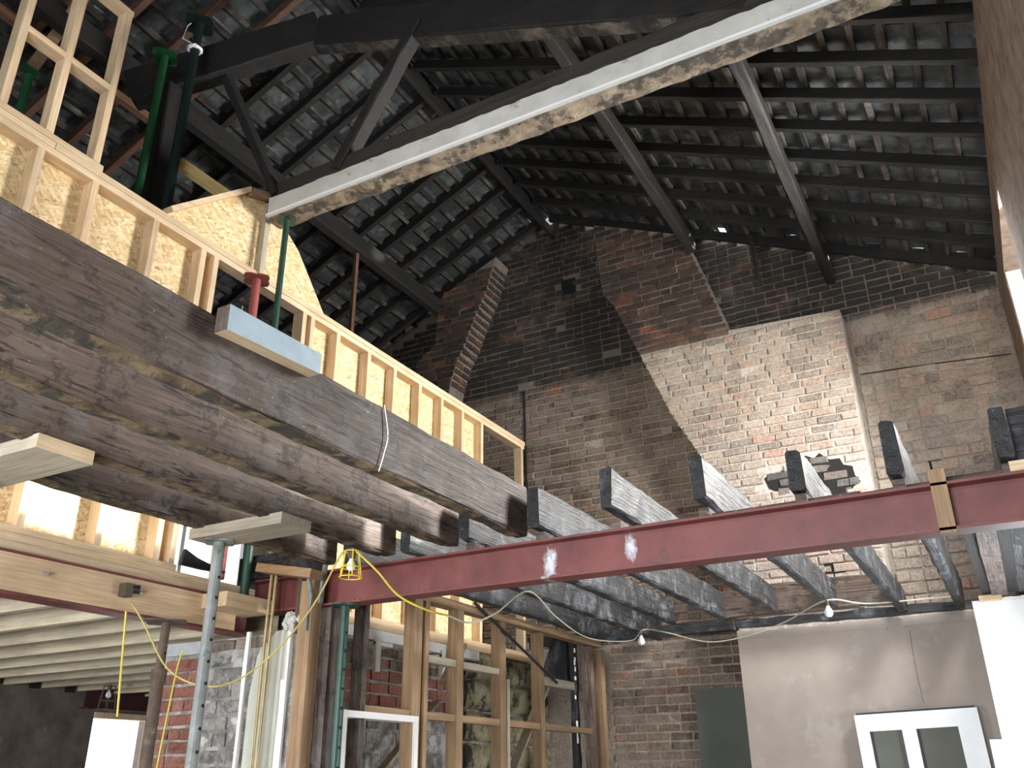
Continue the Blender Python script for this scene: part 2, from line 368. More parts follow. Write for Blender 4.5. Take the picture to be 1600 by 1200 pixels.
def bricks(parent, mat, frame, poly, z0, z1, H=.086, L=.235, J=.017, nmax=300, proud=.010, skip=None, missing=.0, frac=.25, tilt=.012, name='brick', course0=0):
    """frame: function (u, depth, z) -> world point and rotation about z; poly in (u, z)"""
    key = (mat, H, L)
    if key not in BRICKM: BRICKM[key] = [brick_mesh('brick', mat, L-J, H-J, .09) for _ in range(7)]
    lst = []; z = z0+H/2; k = course0
    while z < z1:
        for (a, b) in intervals(poly, z):
            u = a; first = True
            while u < b-.03:
                l = L if random.random() > frac else L/2
                if first and k % 2: l = L/2
                first = False
                if b-(u+l) < .05: l = b-u
                l = min(l, L*1.25)
                uc = u+l/2
                if not (skip and skip(uc, z)) and random.random() >= missing:
                    lst.append((uc, z, l))
                u += l
        z += H; k += 1
    sc = []
    for (uc, z, l) in lst:
        p, rz = frame(uc, 0, z); x, y, d = proj(p)
        vis = -60 < x < 1660 and -60 < y < 1260 and d > 0
        sc.append((0 if vis else 1, d/math.sqrt(l)))
    order = sorted(range(len(lst)), key=lambda i: sc[i])
    chosen = set(i for i in order[:nmax] if sc[i][0] == 0)
    rest = MB()
    for i, (uc, z, l) in enumerate(lst):
        me = random.choice(BRICKM[key]); dp = random.gauss(0, .0035)
        p, rz = frame(uc, -proud+dp, z)
        M = Matrix.Translation(p) @ Matrix.Rotation(rz+random.uniform(-tilt, tilt), 4, 'Z') @ Matrix.Rotation(random.uniform(-tilt, tilt)*.7, 4, 'Y') @ Matrix.Diagonal((l/L*(1+.0), 1, random.uniform(.94, 1.03), 1))
        if i in chosen:
            o = bpy.data.objects.new(name, me); COL.objects.link(o); o.parent = parent
            M2 = M.copy(); M2.translation = p-WL[parent.name]; o.matrix_basis = M2
        elif sc[i][0] == 0:
            rest.add([M @ v.co for v in me.vertices], [tuple(f.vertices) for f in me.polygons])
    if rest.v: tag(rest.build('bricks', mat, parent), kind='stuff')
frameY = lambda y: (lambda u, d, z: (Vector((u, y+d, z)), 0))                    # faces -Y
frameX = lambda x: (lambda u, d, z: (Vector((x-d, u, z)), math.pi/2))            # faces +X
frameXm = lambda x: (lambda u, d, z: (Vector((x+d, u, z)), -math.pi/2))          # faces -X

# ================================================================== STRUCTURE
structure(MB().beam((RX, FY-.3, RZ+.235), (RX, GY+.3, RZ+.235), .5, .05).build('ridge_light_block', 'light_block'))  # unseen cap added to stop light leaking at the ridge
structure(MB().box((LX-.3, FY-.3, -.15), (WX+.35, GY+.3, 0)).build('floor', 'floor_screed'))
# gable wall
gp = [(LX-.3, 0), (WX+.35, 0), (WX+.35, roofz(WX+.35)+.17), (RX, RZ+.17), (LX-.3, roofz(LX-.3)+.17)]
wall_back = structure(MB().prism(gp, 1, GY, GY+.3).build('wall_back', 'mortar_brown'))
BRX = -.86        # right edge of right breast
breast_poly = [(-2.27, 2.9), (BRX, 2.9), (BRX, 6.0), (-2.02, 6.06), (-2.31, 7.06), (-2.42, 7.43), (-3.53, 7.94), (-3.5, 7.3), (-3.46, 6.92), (-3.33, 6.73), (-3.22, 6.45), (-3.05, 6.0), (-2.74, 5.2), (-2.44, 4.63), (-2.27, 4.2)]
breast = structure(MB().prism(breast_poly, 1, BY, GY+.01).build('chimney_breast', 'mortar_pale'))
flue_poly = [(-5.62, 6.22), (-5.53, 6.52), (-5.40, 6.76), (-5.24, 7.15), (-5.09, 7.45), (-4.95, 7.92), (-5.75, 7.57), (-5.84, 7.5), (-5.87, 6.83), (-6.02, 6.75), (-6.17, 6.62), (-6.17, 2.9), (-5.66, 2.9), (-5.66, 6.0)]
flue = structure(MB().prism(flue_poly, 1, BY, GY+.01).build('chimney_flue', 'mortar_brown'))
# lower breast with its plaster coat
breast_low = structure(MB().box((-2.27, BY, 0), (BRX+.9, GY+.01, 2.9)).build('chimney_breast', 'mortar_pale'))
pc = MB(); pc.box((-2.285, BY-.03, .0), (-.80, BY, 2.86)); pc.box((-.80, BY-.025, 0), (BRX+.92, BY, 2.88))
n = 60
vs = []; fs = []
for i in range(n+1):
    x = -2.285+i*(2.345)/n; h = 2.86+random.uniform(-.004, .022)
    vs += [(x, BY-.036, 2.80), (x, BY-.036, h), (x, BY, h), (x, BY, 2.80)]
    if i: 
        for k in range(4): fs.append(((i-1)*4+k, (i-1)*4+(k+1) % 4, i*4+(k+1) % 4, i*4+k))
pc.add(vs, fs)
pc.build('plaster_coat', 'plaster_pink', breast_low)
ck = MB()
for a, b_ in (((1421, 985), (1430, 1040)), ((1430, 1040), (1443, 1098)), ((1385, 968), (1387, 985))):
    ck.tube([atY(*a, BY-.031), atY(*b_, BY-.031)], .0012, 5)
ck.build('crack', 'painted_gap_dark', breast_low)

# bricks of the gable
mid_poly = [(-5.66, 2.9), (-2.0, 2.9), (-2.0, 7.0), (-2.0, roofz(-2.0)+.11), (RX, RZ+.11), (-5.9, roofz(-5.9)+.11), (-5.9, 6.6)]
def hid(x, z):
    if z < 2.9: return -2.32 < x < WX
    for (a, b) in intervals(breast_poly, z):
        if a+.08 < x < b-.06: return True
    if z > 6.15:
        for (a, b) in intervals(flue_poly, z):
            if a+.08 < x < b-.08: return True
    if (x+4.07)**2/.012+(z-7.39)**2/.02 < 1: return True   # smoke hole
    if abs(x+4.72) < .08 and 6.0 < z < 6.16: return True
    return False
bricks(wall_back, 'brick_brown', frameY(GY), mid_poly, 2.9, RZ+.1, nmax=300, skip=hid, missing=.004)
right_poly = [(-2.0, 6.0), (BRX, 6.0), (WX, 6.0), (WX, roofz(WX)+.13), (-2.0, roofz(-2.0)+.13)]
bricks(wall_back, 'brick_brown', frameY(GY), right_poly, 6.0, 7.5, nmax=0, skip=hid, name='brick')
def holeR(x, z): return (x+.30)**2/.004+(z-4.28)**2/.0035 < 1
bricks(wall_back, 'brick_buff', frameY(GY), [(BRX+.03, 2.9), (WX, 2.9), (WX, 6.02), (BRX+.03, 6.02)], 2.9, 6.02, H=.112, L=.245, nmax=150, skip=holeR)
bricks(wall_back, 'brick_brown', frameY(GY), [(-3.75, 1.5), (-2.29, 1.5), (-2.29, 2.9), (-3.75, 2.9)], 1.5, 2.9, nmax=120, proud=.006)
bricks(wall_back, 'brick_brown', frameY(GY), [(-7.2, 5.6), (-6.18, 5.6), (-5.9, 7.3), (-5.9, roofz(-5.9)), (-7.2, roofz(-7.2))], 5.6, 7.6, nmax=0)
def brokenR(x, z):
    X, Y, d = proj((x, BY, z))
    return ((X-1296)/56)**2+((Y-744)/36)**2 < 1 or ((X-1218)/28)**2+((Y-752)/20)**2 < 1
bricks(breast, 'brick_buff', frameY(BY), [q for q in breast_poly if q[1] < 6.03 and q[0] < 0 and q != (-2.02, 6.06)][:3]+[(-3.05, 6.0), (-2.74, 5.2), (-2.44, 4.63), (-2.27, 4.2)], 2.9, 6.03, nmax=300, skip=brokenR)
bricks(breast, 'brick_flue', frameY(BY), [(-3.05, 6.0), (-2.0, 6.0), (-2.31, 7.06), (-2.42, 7.40), (-3.53, 7.92), (-3.5, 7.3), (-3.46, 6.92), (-3.33, 6.73), (-3.22, 6.45)], 6.0, 7.9, nmax=200)
MB().box((-1.40, BY-.004, 3.05), (-1.22, BY+.002, 3.5)).build('hearth_slot_dark', 'painted_gap_dark', breast)  # flat black stands in for the shade inside the slot
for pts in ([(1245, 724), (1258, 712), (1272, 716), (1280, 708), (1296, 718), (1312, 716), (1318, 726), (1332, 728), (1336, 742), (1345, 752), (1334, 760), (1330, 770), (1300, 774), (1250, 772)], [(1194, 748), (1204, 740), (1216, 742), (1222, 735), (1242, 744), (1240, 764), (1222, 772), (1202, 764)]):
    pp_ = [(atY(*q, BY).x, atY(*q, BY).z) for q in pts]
    MB().prism(pp_, 1, BY-.003, BY+.01).build('cavity_dark', 'painted_gap_dark', breast)  # flat black patch painted as the shade of the hole
    zz = [q[1] for q in pp_]
    bricks(breast, 'brick_sooty', frameY(BY), pp_, min(zz)-.02, max(zz)-.045, nmax=30, tilt=.07, missing=.12, proud=.006)
bricks(flue, 'brick_flue', frameY(BY), flue_poly, 5.2, 7.8, nmax=200, missing=.003)
# return face of the left flue, a stepped flank of headers
for k in range(19):
    z = 6.2+.043+k*.086
    xe = [b for (a, b) in intervals(flue_poly, z)]
    if not xe: continue
    x = max(xe)
    for q in range(2):
        p = Vector((x+.006, BY+.09+q*.17, z))
        o = bpy.data.objects.new('brick', BRICKM[('brick_flue', .086, .235)][k % 7]); COL.objects.link(o); o.parent = flue
        o.matrix_basis = Matrix.Translation(p-WL[flue.name]) @ Matrix.Rotation(math.pi/2, 4, 'Z') @ Matrix.Diagonal((.7, 1, 1, 1))
# flat black patch painted as the dark inside the smoke hole
sm = MB(); sm.box((-4.17, GY-.004, 7.2), (-3.97, GY+.002, 7.5)); sm.build('smoke_hole_dark', 'painted_gap_dark', wall_back)
MB().box((-.36, GY-.004, 4.2), (-.24, GY+.002, 4.36)).build('vent_hole_dark', 'painted_gap_dark', wall_back)  # black patch painted as the dark of the vent

MB().tube([atY(819, 612, GY-.012), atY(821, 690, GY-.012), atY(823, 765, GY-.012)], .014, 6).build('straight_joint', 'painted_gap_dark', wall_back)
MB().tube([atY(1344, 585, GY-.014), atY(1460, 568, GY-.014), atY(1580, 553, GY-.014)], .006, 6).build('crack', 'painted_gap_dark', wall_back)
# right wall with its far window and an added lower opening
def wall_with_holes(name, axis, a, b, u0, u1, z0, z1, holes, mat):
    us = sorted({u0, u1, *[h[0] for h in holes], *[h[1] for h in holes]}); zs = sorted({z0, z1, *[h[2] for h in holes], *[h[3] for h in holes]})
    mb = MB()
    for i in range(len(us)-1):
        run = None
        for k in range(len(zs)-1):
            uc, zc = (us[i]+us[i+1])/2, (zs[k]+zs[k+1])/2
            solid = not any(h[0] < uc < h[1] and h[2] < zc < h[3] for h in holes)
            if solid: run = (run[0] if run else zs[k], zs[k+1])
            if run and (not solid or k == len(zs)-2):
                p, q = ((a, us[i], run[0]), (b, us[i+1], run[1])) if axis == 0 else ((us[i], a, run[0]), (us[i+1], b, run[1]))
                mb.box(p, q); run = None
    return structure(mb.build(name, mat))
HR = [(6.55, 7.95, 4.25, 5.62), (6.1, 7.75, .9, 2.4)]  # second opening is unseen, added for the light it lets in
wall_right = wall_with_holes('wall_right', 0, WX, WX+.35, FY, GY, 0, 6.0, HR, 'reveal_brown')
HF = [(-2.9, .1, .7, 2.6), (-3.0, -.2, 4.0, 5.4), (-6.9, -5.4, .9, 2.2)]  # unseen front openings, placed to let sky light in
wall_front = wall_with_holes('wall_front', 1, FY-.3, FY, LX-.3, WX+.35, 0, 6.0, HF, 'damp_wall')
gf = [(LX-.3, 6.0), (WX+.35, 6.0), (WX+.35, roofz(WX+.35)), (RX, RZ), (LX-.3, roofz(LX-.3))]
structure(MB().prism(gf, 1, FY-.3, FY).build('wall_front', 'damp_wall'))
HL = [(6.75, 7.6, .8, 2.3), (6.7, 8.8, 3.3, 5.2)]
wall_left = wall_with_holes('wall_left', 0, LX-.3, LX, FY, GY, 0, 6.03, HL, 'damp_wall')
for px, py in ((2, 1058), (55, 1066), (110, 1073)):
    c = atX(px, py, LX); MB().box((LX-.001, c.y-.06, c.z-.06), (LX+.004, c.y+.06, c.z+.05)).build('joist_pocket_dark', 'painted_gap_dark', wall_left)  # black squares paint the shade inside the joist pockets
# windows in the openings
wi = [0]
def window(axis, pos, u0, u1, z0, z1, mull=(), fr=.06, reveal=None):
    wi[0] += 1
    P = (lambda d, u, z: (pos+d, u, z)) if axis == 0 else (lambda d, u, z: (u, pos+d, z))
    def bb(mb, d0, d1, a0, a1, b0, b1): p, q = P(d0, a0, b0), P(d1, a1, b1); mb.box(p, q)
    mb = MB()
    bb(mb, -.03, .03, u0, u0+fr, z0, z1); bb(mb, -.03, .03, u1-fr, u1, z0, z1); bb(mb, -.03, .03, u0, u1, z0, z0+fr); bb(mb, -.03, .03, u0, u1, z1-fr, z1)
    for f in mull: c = u0+(u1-u0)*f; bb(mb, -.025, .025, c-.03, c+.03, z0, z1)
    o = structure(mb.build('window_%d' % wi[0], 'window_white'))
    pane = MB(); bb(pane, -.004, .004, u0+fr, u1-fr, z0+fr, z1-fr); pane.build('pane', 'window_glass', o)
    return o
window(0, WX+.28, *HR[0], (.5,)); window(0, WX+.28, *HR[1], (.5,))  # the second window is unseen, added for its light
window(1, FY-.2, *HF[0], (.33, .66)); window(1, FY-.2, *HF[1], (.5,)); window(1, FY-.2, *HF[2], (.5,))
window(0, LX-.2, *HL[1], (.25, .5, .75))
# white plastered reveal of the far right-hand window
rv = MB(); y0, y1, z0, z1 = HR[0]
rv.box((WX+.01, y1-.02, z0), (WX+.34, y1, z1)); rv.box((WX+.01, y0, z0), (WX+.34, y1, z0+.02))
rv.build('window_reveal', 'white_wall', bpy.data.objects['window_1'])

# white nib wall beside the breast
nib = structure(MB().box((-.215, 7.95, 0), (WX, 8.62, 2.84)).build('wall_nib', 'white_wall'))
rg = MB()
for i in range(14): rg.box((-.215+i*.058, 7.94+random.uniform(0, .02), 2.835), (-.155+i*.058, 8.1, 2.85+random.uniform(0, .02)))
rg.build('broken_plaster_edge', 'plaster_white', nib)
MB().box((-.30, 7.955, 0), (-.213, 8.0, 1.84)).box((-.27, 7.953, 1.70), (-.214, 7.99, 1.76)).build('window_board', 'white_paint', nib)

# spine wall under the stud wall and the pier that ends it
spine = structure(MB().box((-4.75, 4.95, 0), (-4.55, GY, 2.70)).build('wall_middle', 'render_rough'))
bricks(spine, 'brick_red', frameX(-4.55), [(4.95, 2.14), (7.25, 2.14), (7.25, 2.43), (4.95, 2.43)], 2.14, 2.42, H=.094, L=.24, nmax=60, proud=.012)
bricks(spine, 'brick_brown', frameX(-4.55), [(4.95, 2.43), (GY, 2.43), (GY, 2.70), (4.95, 2.70)], 2.43, 2.70, H=.09, L=.2, nmax=90, proud=.010)
bricks(spine, 'render_stone', frameX(-4.55), [(4.95, 1.5), (7.3, 1.5), (7.3, 2.13), (4.95, 2.13)], 1.5, 2.12, H=.155, L=.27, nmax=80, proud=.004, tilt=.09, frac=.4, missing=.1, name='render_block')
for k in range(5):     # bulging lath-and-plaster bands between dark laths
    z = 1.50+k*.275; mb = MB(); vs = []; fs = []
    ny = 14
    for i in range(ny+1):
        y = 7.3+i*(1.68)/ny
        for j in range(7):
            th = math.pi*j/6; r = .132+random.uniform(-.012, .006)
            vs.append((-4.55+(math.sin(th)**.5)*(.05+.02*j/6+random.uniform(-.008, .01)), y, z-math.cos(th)*r))
    for i in range(ny):
        for j in range(6): fs.append((i*7+j, i*7+j+1, (i+1)*7+j+1, (i+1)*7+j))
    mb.add(vs, fs); mb.build('plaster_band', 'lath_plaster', spine, smooth=True)
pier = structure(MB().box((-5.22, 4.46, 0), (-4.16, 4.95, 2.485)).build('wall_pier', 'render_rough'))
bricks(pier, 'brick_red', frameY(4.46), [(-5.2, 1.5), (-4.78, 1.5), (-4.78, 2.42), (-5.2, 2.42)], 1.5, 2.40, H=.088, L=.225, nmax=60, proud=.008, frac=.4, missing=.12)
bricks(pier, 'render_stone', frameY(4.46), [(-4.78, 1.5), (-4.17, 1.5), (-4.17, 2.42), (-4.78, 2.42)], 1.5, 2.40, H=.1, L=.225, nmax=60, proud=.006, frac=.4, missing=.2, tilt=.04, name='render_block')
bricks(pier, 'brick_brown', frameY(4.46), [(-4.78, 2.40), (-4.17, 2.40), (-4.17, 2.485), (-4.78, 2.485)], 2.40, 2.485, H=.084, L=.225, nmax=30, proud=.01)
paint('concrete', (.36, .37, .37), .85, .2, 12)
MB().box((-5.19, 4.43, 2.40), (-4.86, 4.6, 2.483)).build('padstone', 'concrete', pier)
# decking over the left-hand room
deck = structure(MB().box((LX, FY, 2.705), (-4.62, GY, 2.735)).build('floor_deck', 'grey_pine_x'))

# roof covering: added sheet to block light, slates and battens under it
UMAX = (WX+.5-RX)/CA
roofs = {}
for side, nm in ((1, 'ceiling_right'), (-1, 'ceiling_left')):
    mb = MB(); a = [slope(side, 0, FY-.3, .20), slope(side, UMAX, FY-.3, .20), slope(side, UMAX, 8.80 if side > 0 else GY+.3, .20), slope(side, 0, 8.80 if side > 0 else GY+.3, .20)]
    c = [p+Vector((0, 0, .03)) for p in a]
    mb.add(a+c, [(0, 1, 2, 3), (7, 6, 5, 4), (0, 4, 5, 1), (1, 5, 6, 2), (2, 6, 7, 3), (3, 7, 4, 0)])
    roofs[side] = structure(mb.build(nm, 'light_block', base=(RX+side*2.4, 4, 6)))
slm = []
for k in range(6):
    L, W = .30, .286
    v = []
    for h in (0, .007):
        for (x, y) in ((-L/2, -W/2), (L/2, -W/2), (L/2, W/2), (-L/2, W/2)): v.append((x+random.uniform(-.012, .012), y+random.uniform(-.008, .008), h+random.uniform(-.003, .003)))
    me = bpy.data.meshes.new('slate'); me.from_pydata(v, [], [(3, 2, 1, 0), (4, 5, 6, 7), (0, 1, 5, 4), (1, 2, 6, 5), (2, 3, 7, 6), (3, 0, 4, 7)]); me.materials.append(MAT['slate']); me.update(); slm.append(me)
BT = .213
for side in (1, -1):
    P = roofs[side]; lst = []
    nu = int(UMAX/BT)
    for i in range(nu):
        y = (1.3 if side < 0 else 3.2)+(i % 2)*.145
        while y < 8.98:
            edge = y > 8.66
            if not (edge and random.random() < (.09 if side > 0 else .02)):
                lst.append((i, y))
            y += .29
    sc = []
    for (i, y) in lst:
        p = slope(side, (i+.5)*BT, y, .12); X, Y, d = proj(p)
        sc.append((0 if (-20 < X < 1620 and -20 < Y < 800 and d > 0) else 1, d))
    order = sorted(range(len(lst)), key=lambda k: sc[k]); chosen = set(order[:300]); rest = MB()
    rot = Matrix((Vector((side*CA, 0, -SA)), Vector((0, side, 0)), Vector((side*SA, 0, CA)))).transposed().to_4x4()
    for k, (i, y) in enumerate(lst):
        p = slope(side, (i+.5)*BT, y, .148+random.uniform(-.004, .004)); me = random.choice(slm)
        M = Matrix.Translation(p) @ rot @ Matrix.Rotation(-.055+random.uniform(-.03, .02), 4, 'Y') @ Matrix.Rotation(random.uniform(-.03, .03), 4, 'X') @ Matrix.Rotation(random.uniform(-.02, .02), 4, 'Z')
        if k in chosen:
            o = bpy.data.objects.new('slate', me); COL.objects.link(o); o.parent = P; M2 = M.copy(); M2.translation = p-WL[P.name]; o.matrix_basis = M2
        elif sc[k][0] == 0 or True:
            rest.add([M @ v.co for v in me.vertices], [tuple(f.vertices) for f in me.polygons])
    tag(rest.build('slates', 'slate', P), kind='stuff')
    for i in range(1, nu):
        mb = MB(); y0 = 1.2 if side < 0 else 3.0
        hh = .112+random.uniform(-.004, .004)
        seg = 24; p = slope(side, i*BT+random.uniform(-.02, .02), y0, hh); q = slope(side, i*BT+random.uniform(-.02, .02), 8.98, hh)
        mb.beam(p, q, .044, .026, up=(side*SA, 0, CA), seg=seg, jit=.007)
        mb.build('batten', 'batten', P)

# ================================================================== ROOF TIMBERS
RAFY = [5.176+.443*k for k in range(-8, 9)]
for side, word, ys in ((1, 'right', [y for y in RAFY if y > 4.5]), (-1, 'left', [y for y in RAFY if y > 2.3])):
    n = len(ys)
    for i, y in enumerate(sorted(ys, reverse=True)):
        mb = MB(); mb.beam(slope(side, .075, y, .05), slope(side, UMAX-.35, y+random.uniform(-.02, .02), .05), .062, .10, up=(side*SA, 0, CA), seg=14, jit=.003, ch=.005)
        red = side < 0 and y < 4.35
        o = mb.build('rafter', 'red_timber_x' if red else 'roof_timber_x')
        which = 'closest to the brick gable' if i == 0 else ORD[i]+' from the brick gable' 
        tag(o, ('reddish bare rafter' if red else 'soot-blackened rafter')+' of the %s roof slope, %s' % (word, which), 'rafter', 'rafters of the %s roof slope' % word)
tag(MB().beam((RX, 1.3, RZ-.02), (RX, GY-.02, RZ-.02), .045, .20, seg=20, jit=.004, ch=.005).build('ridge_board', 'roof_timber_y'), 'dark ridge board running up to the gable peak', 'ridge board')
def purlin(x, z, y0, wd, ht, label, y1=GY-.01):
    # x, z: bottom corner seen from the room
    o = MB().beam((x, y0, z+ht/2), (x, y1, z+ht/2), wd, ht, seg=16, jit=.006, ch=.012).build('purlin', 'roof_timber_y')
    return tag(o, label, 'purlin', 'purlins under the rafters')
purlin(-2.33, 7.15, 3.6, .10, .21, 'upper purlin of the right roof slope, ending on the chimney breast', BY)
purlin(-.93, 6.50, 3.6, .10, .21, 'lower purlin of the right roof slope, ending on the plain brickwork')
purlin(-5.86, 7.30, 1.4, .12, .22, 'dark purlin under the left roof slope behind the tie beam end')
tag(MB().beam((-6.02, 1.4, 7.22), (-6.02, 4.4, 7.22), .07, .07, seg=6, jit=.003).build('purlin_batten', 'red_timber_y'), 'thin reddish timber running below the left purlin', 'timber')
for (x, yy, za, zb, lab, mt) in ((-1.62, 8.55, 6.55, 6.95, 'short dark hanging post beside the upper right purlin', 'roof_timber_z'), (-5.86, atX(556, 410, -5.86).y, 5.2, 7.30, 'thin reddish post under the left purlin above the stud wall', 'red_timber_x')):
    tag(MB().beam((x, yy, za), (x, yy, roofz(x) if x > -4 else zb), .045, .05, up=(0, 1, 0)).build('hanging_post', mt), lab, 'post')

def under_left(px, py, dz=.12):
    d = ray(px, py); t = (RZ-TN*RX-dz-1.6)/(d.z-TN*d.x); return EYE+d*t
tag(MB().beam(under_left(142, -20), under_left(50, 105), .09, .06, up=(SA, 0, CA), seg=6, jit=.003).build('roof_brace', 'aged_pine_y'), 'pale split old brace under the roof behind the open frame', 'brace')
# truss: cased tie beam, principal, struts
TY = 4.2
tz = 5.69
truss = empty('roof_truss', (-2, TY+.06, tz))
tag(truss, 'roof truss whose tie beam has a white cased lower face', 'roof truss')
tb = MB().beam((-4.52, TY+.085, tz+.19), (WX+.02, TY+.085, tz+.19), .13, .32, seg=30, jit=.005, ch=.012).build('tie_beam', 'tie_timber', truss)
tag(tb, 'dark old tie beam')
cs = MB(); vs = []; fs = []; N = 80
for i in range(N+1):
    x = -4.50+i*(WX+4.5)/N; top = tz+.185+random.uniform(-.006, .006)
    vs += [(x, TY, tz), (x, TY, top), (x, TY+.022, top), (x, TY+.022, tz)]
    if i:
        for k in range(4): fs.append(((i-1)*4+k, (i-1)*4+(k+1) % 4, i*4+(k+1) % 4, i*4+k))
fs += [(0, 1, 2, 3), (N*4+3, N*4+2, N*4+1, N*4)]
cs.add(vs, fs); tag(cs.build('casing_board', 'beam_casing', tb), 'white painted casing board')
MB().beam((-4.5, TY-.008, tz+.018), (WX, TY-.008, tz+.018), .018, .022).build('casing_bead', 'white_paint', tb)
paint('soffit_plaster', (.33, .27, .20), .95, .6, 8, .2, spots=((.06, .055, .05), 7, .49, .85), bump=.9)
paint('old_lath', (.17, .125, .075), .95, .6, 9, .2, spots=((.04, .035, .03), 7, .46, .9), bump=.9)
MB().beam((-4.5, TY+.085, tz-.004), (WX, TY+.085, tz-.004), .15, .03, seg=60, jit=.007).build('soffit_lath', 'soffit_plaster', tb)
MB().beam((-4.24, TY+.10, 7.58), (-.60, TY+.10, 6.06), .16, .30, seg=24, jit=.006, ch=.012).build('principal_rafter', 'roof_timber_x', truss)
MB().beam((-4.22, TY+.10, 7.62), (-5.62, 3.56, 6.98), .16, .34, seg=16, jit=.006, ch=.012).build('principal_rafter', 'roof_timber_x', truss)
MB().beam((-4.24, TY+.10, 7.42), (-.62, TY+.10, 5.91), .12, .02, seg=24, jit=.004).build('light_soffit', 'batten', truss)
MB().beam((-3.13, TY+.06, 7.12), (-3.85, TY+.06, 5.93), .10, .13, up=(0, 1, 0), seg=8, jit=.004, ch=.01).build('strut', 'roof_timber_z', truss)
MB().beam((-5.0, 3.92, 7.32), (-4.46, TY+.05, 5.92), .07, .11, up=(0, 1, 0), seg=8, jit=.004, ch=.008).build('strut', 'roof_timber_z', truss)
MB().box((-4.74, TY+.03, 5.78), (-4.54, TY+.2, 6.06)).build('stub_post', 'charred_timber_z', truss)
tag(MB().beam(atX(238, 330, -5.25)+Vector((0, 0, -2.2)), atX(268, 140, -5.25), .16, .16, up=(0, 1, 0), seg=8, jit=.005, ch=.012).build('timber_post', 'roof_timber_z'), 'dark brown post standing between the two props behind the stud wall', 'post')
tag(MB().beam(atX(280, 255, -5.0), atX(356, 308, -4.95), .05, .10, seg=1).build('timber_offcut', 'yellow_pine'), 'yellow new timber behind the pointed board panel', 'timber')

# ================================================================== FIRST FLOOR JOISTS AND STEELS
JB, JT = 2.885, 3.18
for i, rx in enumerate((-2.33, -2.80, -3.27, -3.74)):
    wd = .085
    mb = MB(); mb.beam((rx-wd/2, FY+.02, (JB+JT)/2), (rx-wd/2, 4.44, (JB+JT)/2), wd, JT-JB, seg=46, jit=.0045, ch=.009)
    o = mb.build('floor_joist', 'old_timber_y')
    tag(o, ('deep brown old floor joist nearest the camera, with blue plank fixed', 'brown old floor joist second from the blue plank, caged lamp side', 'brown old floor joist third from the blue plank, resting on timber pads', 'darkest brown floor joist at the back, seen against the bright boarding')[i], 'joist', 'brown floor joists on the left')
    lt = MB().beam((rx-wd/2, FY+.02, JB-.004), (rx-wd/2, 4.36, JB-.004), wd*.86, .012, seg=60, jit=.006); lt.build('lath_residue', 'old_lath', o)
JN = [.112, -.354, -.81, -1.306, -1.801, -2.264, -2.733, -3.2, -3.67]
JE = [8.55, 8.6, 8.55, 7.98, 7.98, 7.98, 7.98, 8.9, 8.9]
JTOP = [3.13, 3.16, 3.10, 3.145, 3.14, 3.13, 3.10, 3.12, 3.14]
JBOT = [2.90, 2.885, 2.89, 2.93, 2.95, 2.90, 2.89, 2.885, 2.885]
JY = [4.33, 4.33, 4.36, 4.34, 4.28, 4.32, 4.33, 4.40, 4.42]
jl = ['next to the right wall', 'with red brick behind, second from the right wall', 'third from the right wall, before the broken brick hole', 'fourth from the right wall, notched end above the steel', 'fifth from the right wall, pale scorched end over bare brick', 'lapped against the end of the nearest brown joist', 'lapped against the second brown joist', 'lapped against the third brown joist', 'above the stud partition']
for i, x in enumerate(JN):
    wd = .072; zt = JTOP[i]; zb = JBOT[i]
    mb = MB(); mb.beam((x+wd/2, JY[i], (zt+zb)/2), (x+wd/2, JE[i], (zt+JB)/2), wd, zt-(zb+JB)/2, seg=34, jit=.006, ch=.013)
    tag(mb.build('charred_joist', 'charred_timber_y'), 'charred black joist '+jl[i], 'joist', 'charred joists between steel and gable')
    if i < 7:
        pk = MB().box((x+.008, 4.40, 2.842), (x+.064, 4.52, 2.886)); tag(pk.build('packer', 'old_timber_x'), 'packer on the red steel under the joist '+jl[i].split(',')[0].replace(' the end of', ''), 'packer', 'packers on the red steel')
tag(MB().beam((-2.20, 8.02, (JB+JT)/2), (-.80, 8.02, (JB+JT)/2), .075, .26, seg=12, jit=.005, ch=.01).build('trimmer_joist', 'old_timber_x'), 'dark brown trimmer joist crossing the ends of the joists before the hearth', 'joist')
tag(MB().beam((-2.25, 8.50, 2.915), (WX-.02, 8.50, 2.915), .10, .07, seg=20, jit=.008).build('wall_plate', 'charred_timber_x'), 'black charred wall plate above the pink plaster', 'wall plate')
tag(MB().beam((-4.5, 8.62, 2.93), (-2.3, 8.62, 2.93), .12, .10, seg=20, jit=.008).build('wall_plate', 'charred_timber_x'), 'black charred plate on the brick wall behind the partition', 'wall plate')

def ibeam(name, p, q, D, B, mat, tf=.013, tw=.009):
    """I-section between p and q (axis along x or y), p,q at the bottom centre"""
    p = Vector(p); q = Vector(q); pr = [(-B/2, 0), (B/2, 0), (B/2, tf), (tw/2, tf+.004), (tw/2, D-tf-.004), (B/2, D-tf), (B/2, D), (-B/2, D), (-B/2, D-tf), (-tw/2, D-tf-.004), (-tw/2, tf+.004), (-B/2, tf)]
    d = (q-p).normalized(); s = d.cross(Vector((0, 0, 1))); k = len(pr)
    vs = [c+s*a+Vector((0, 0, b)) for c in (p, q) for (a, b) in pr]
    fs = [tuple(range(k)), tuple(range(k, 2*k))[::-1]]+[(i, (i+1) % k, k+(i+1) % k, k+i) for i in range(k)]
    mb = MB().add(vs, fs); return mb.build(name, mat)
st = ibeam('steel_beam', (-4.42, 4.44, 2.612), (WX+.1, 4.44, 2.612), .224, .13, 'steel_red')
tag(st, 'long red-oxide steel beam crossing the room under the joist ends', 'steel beam')
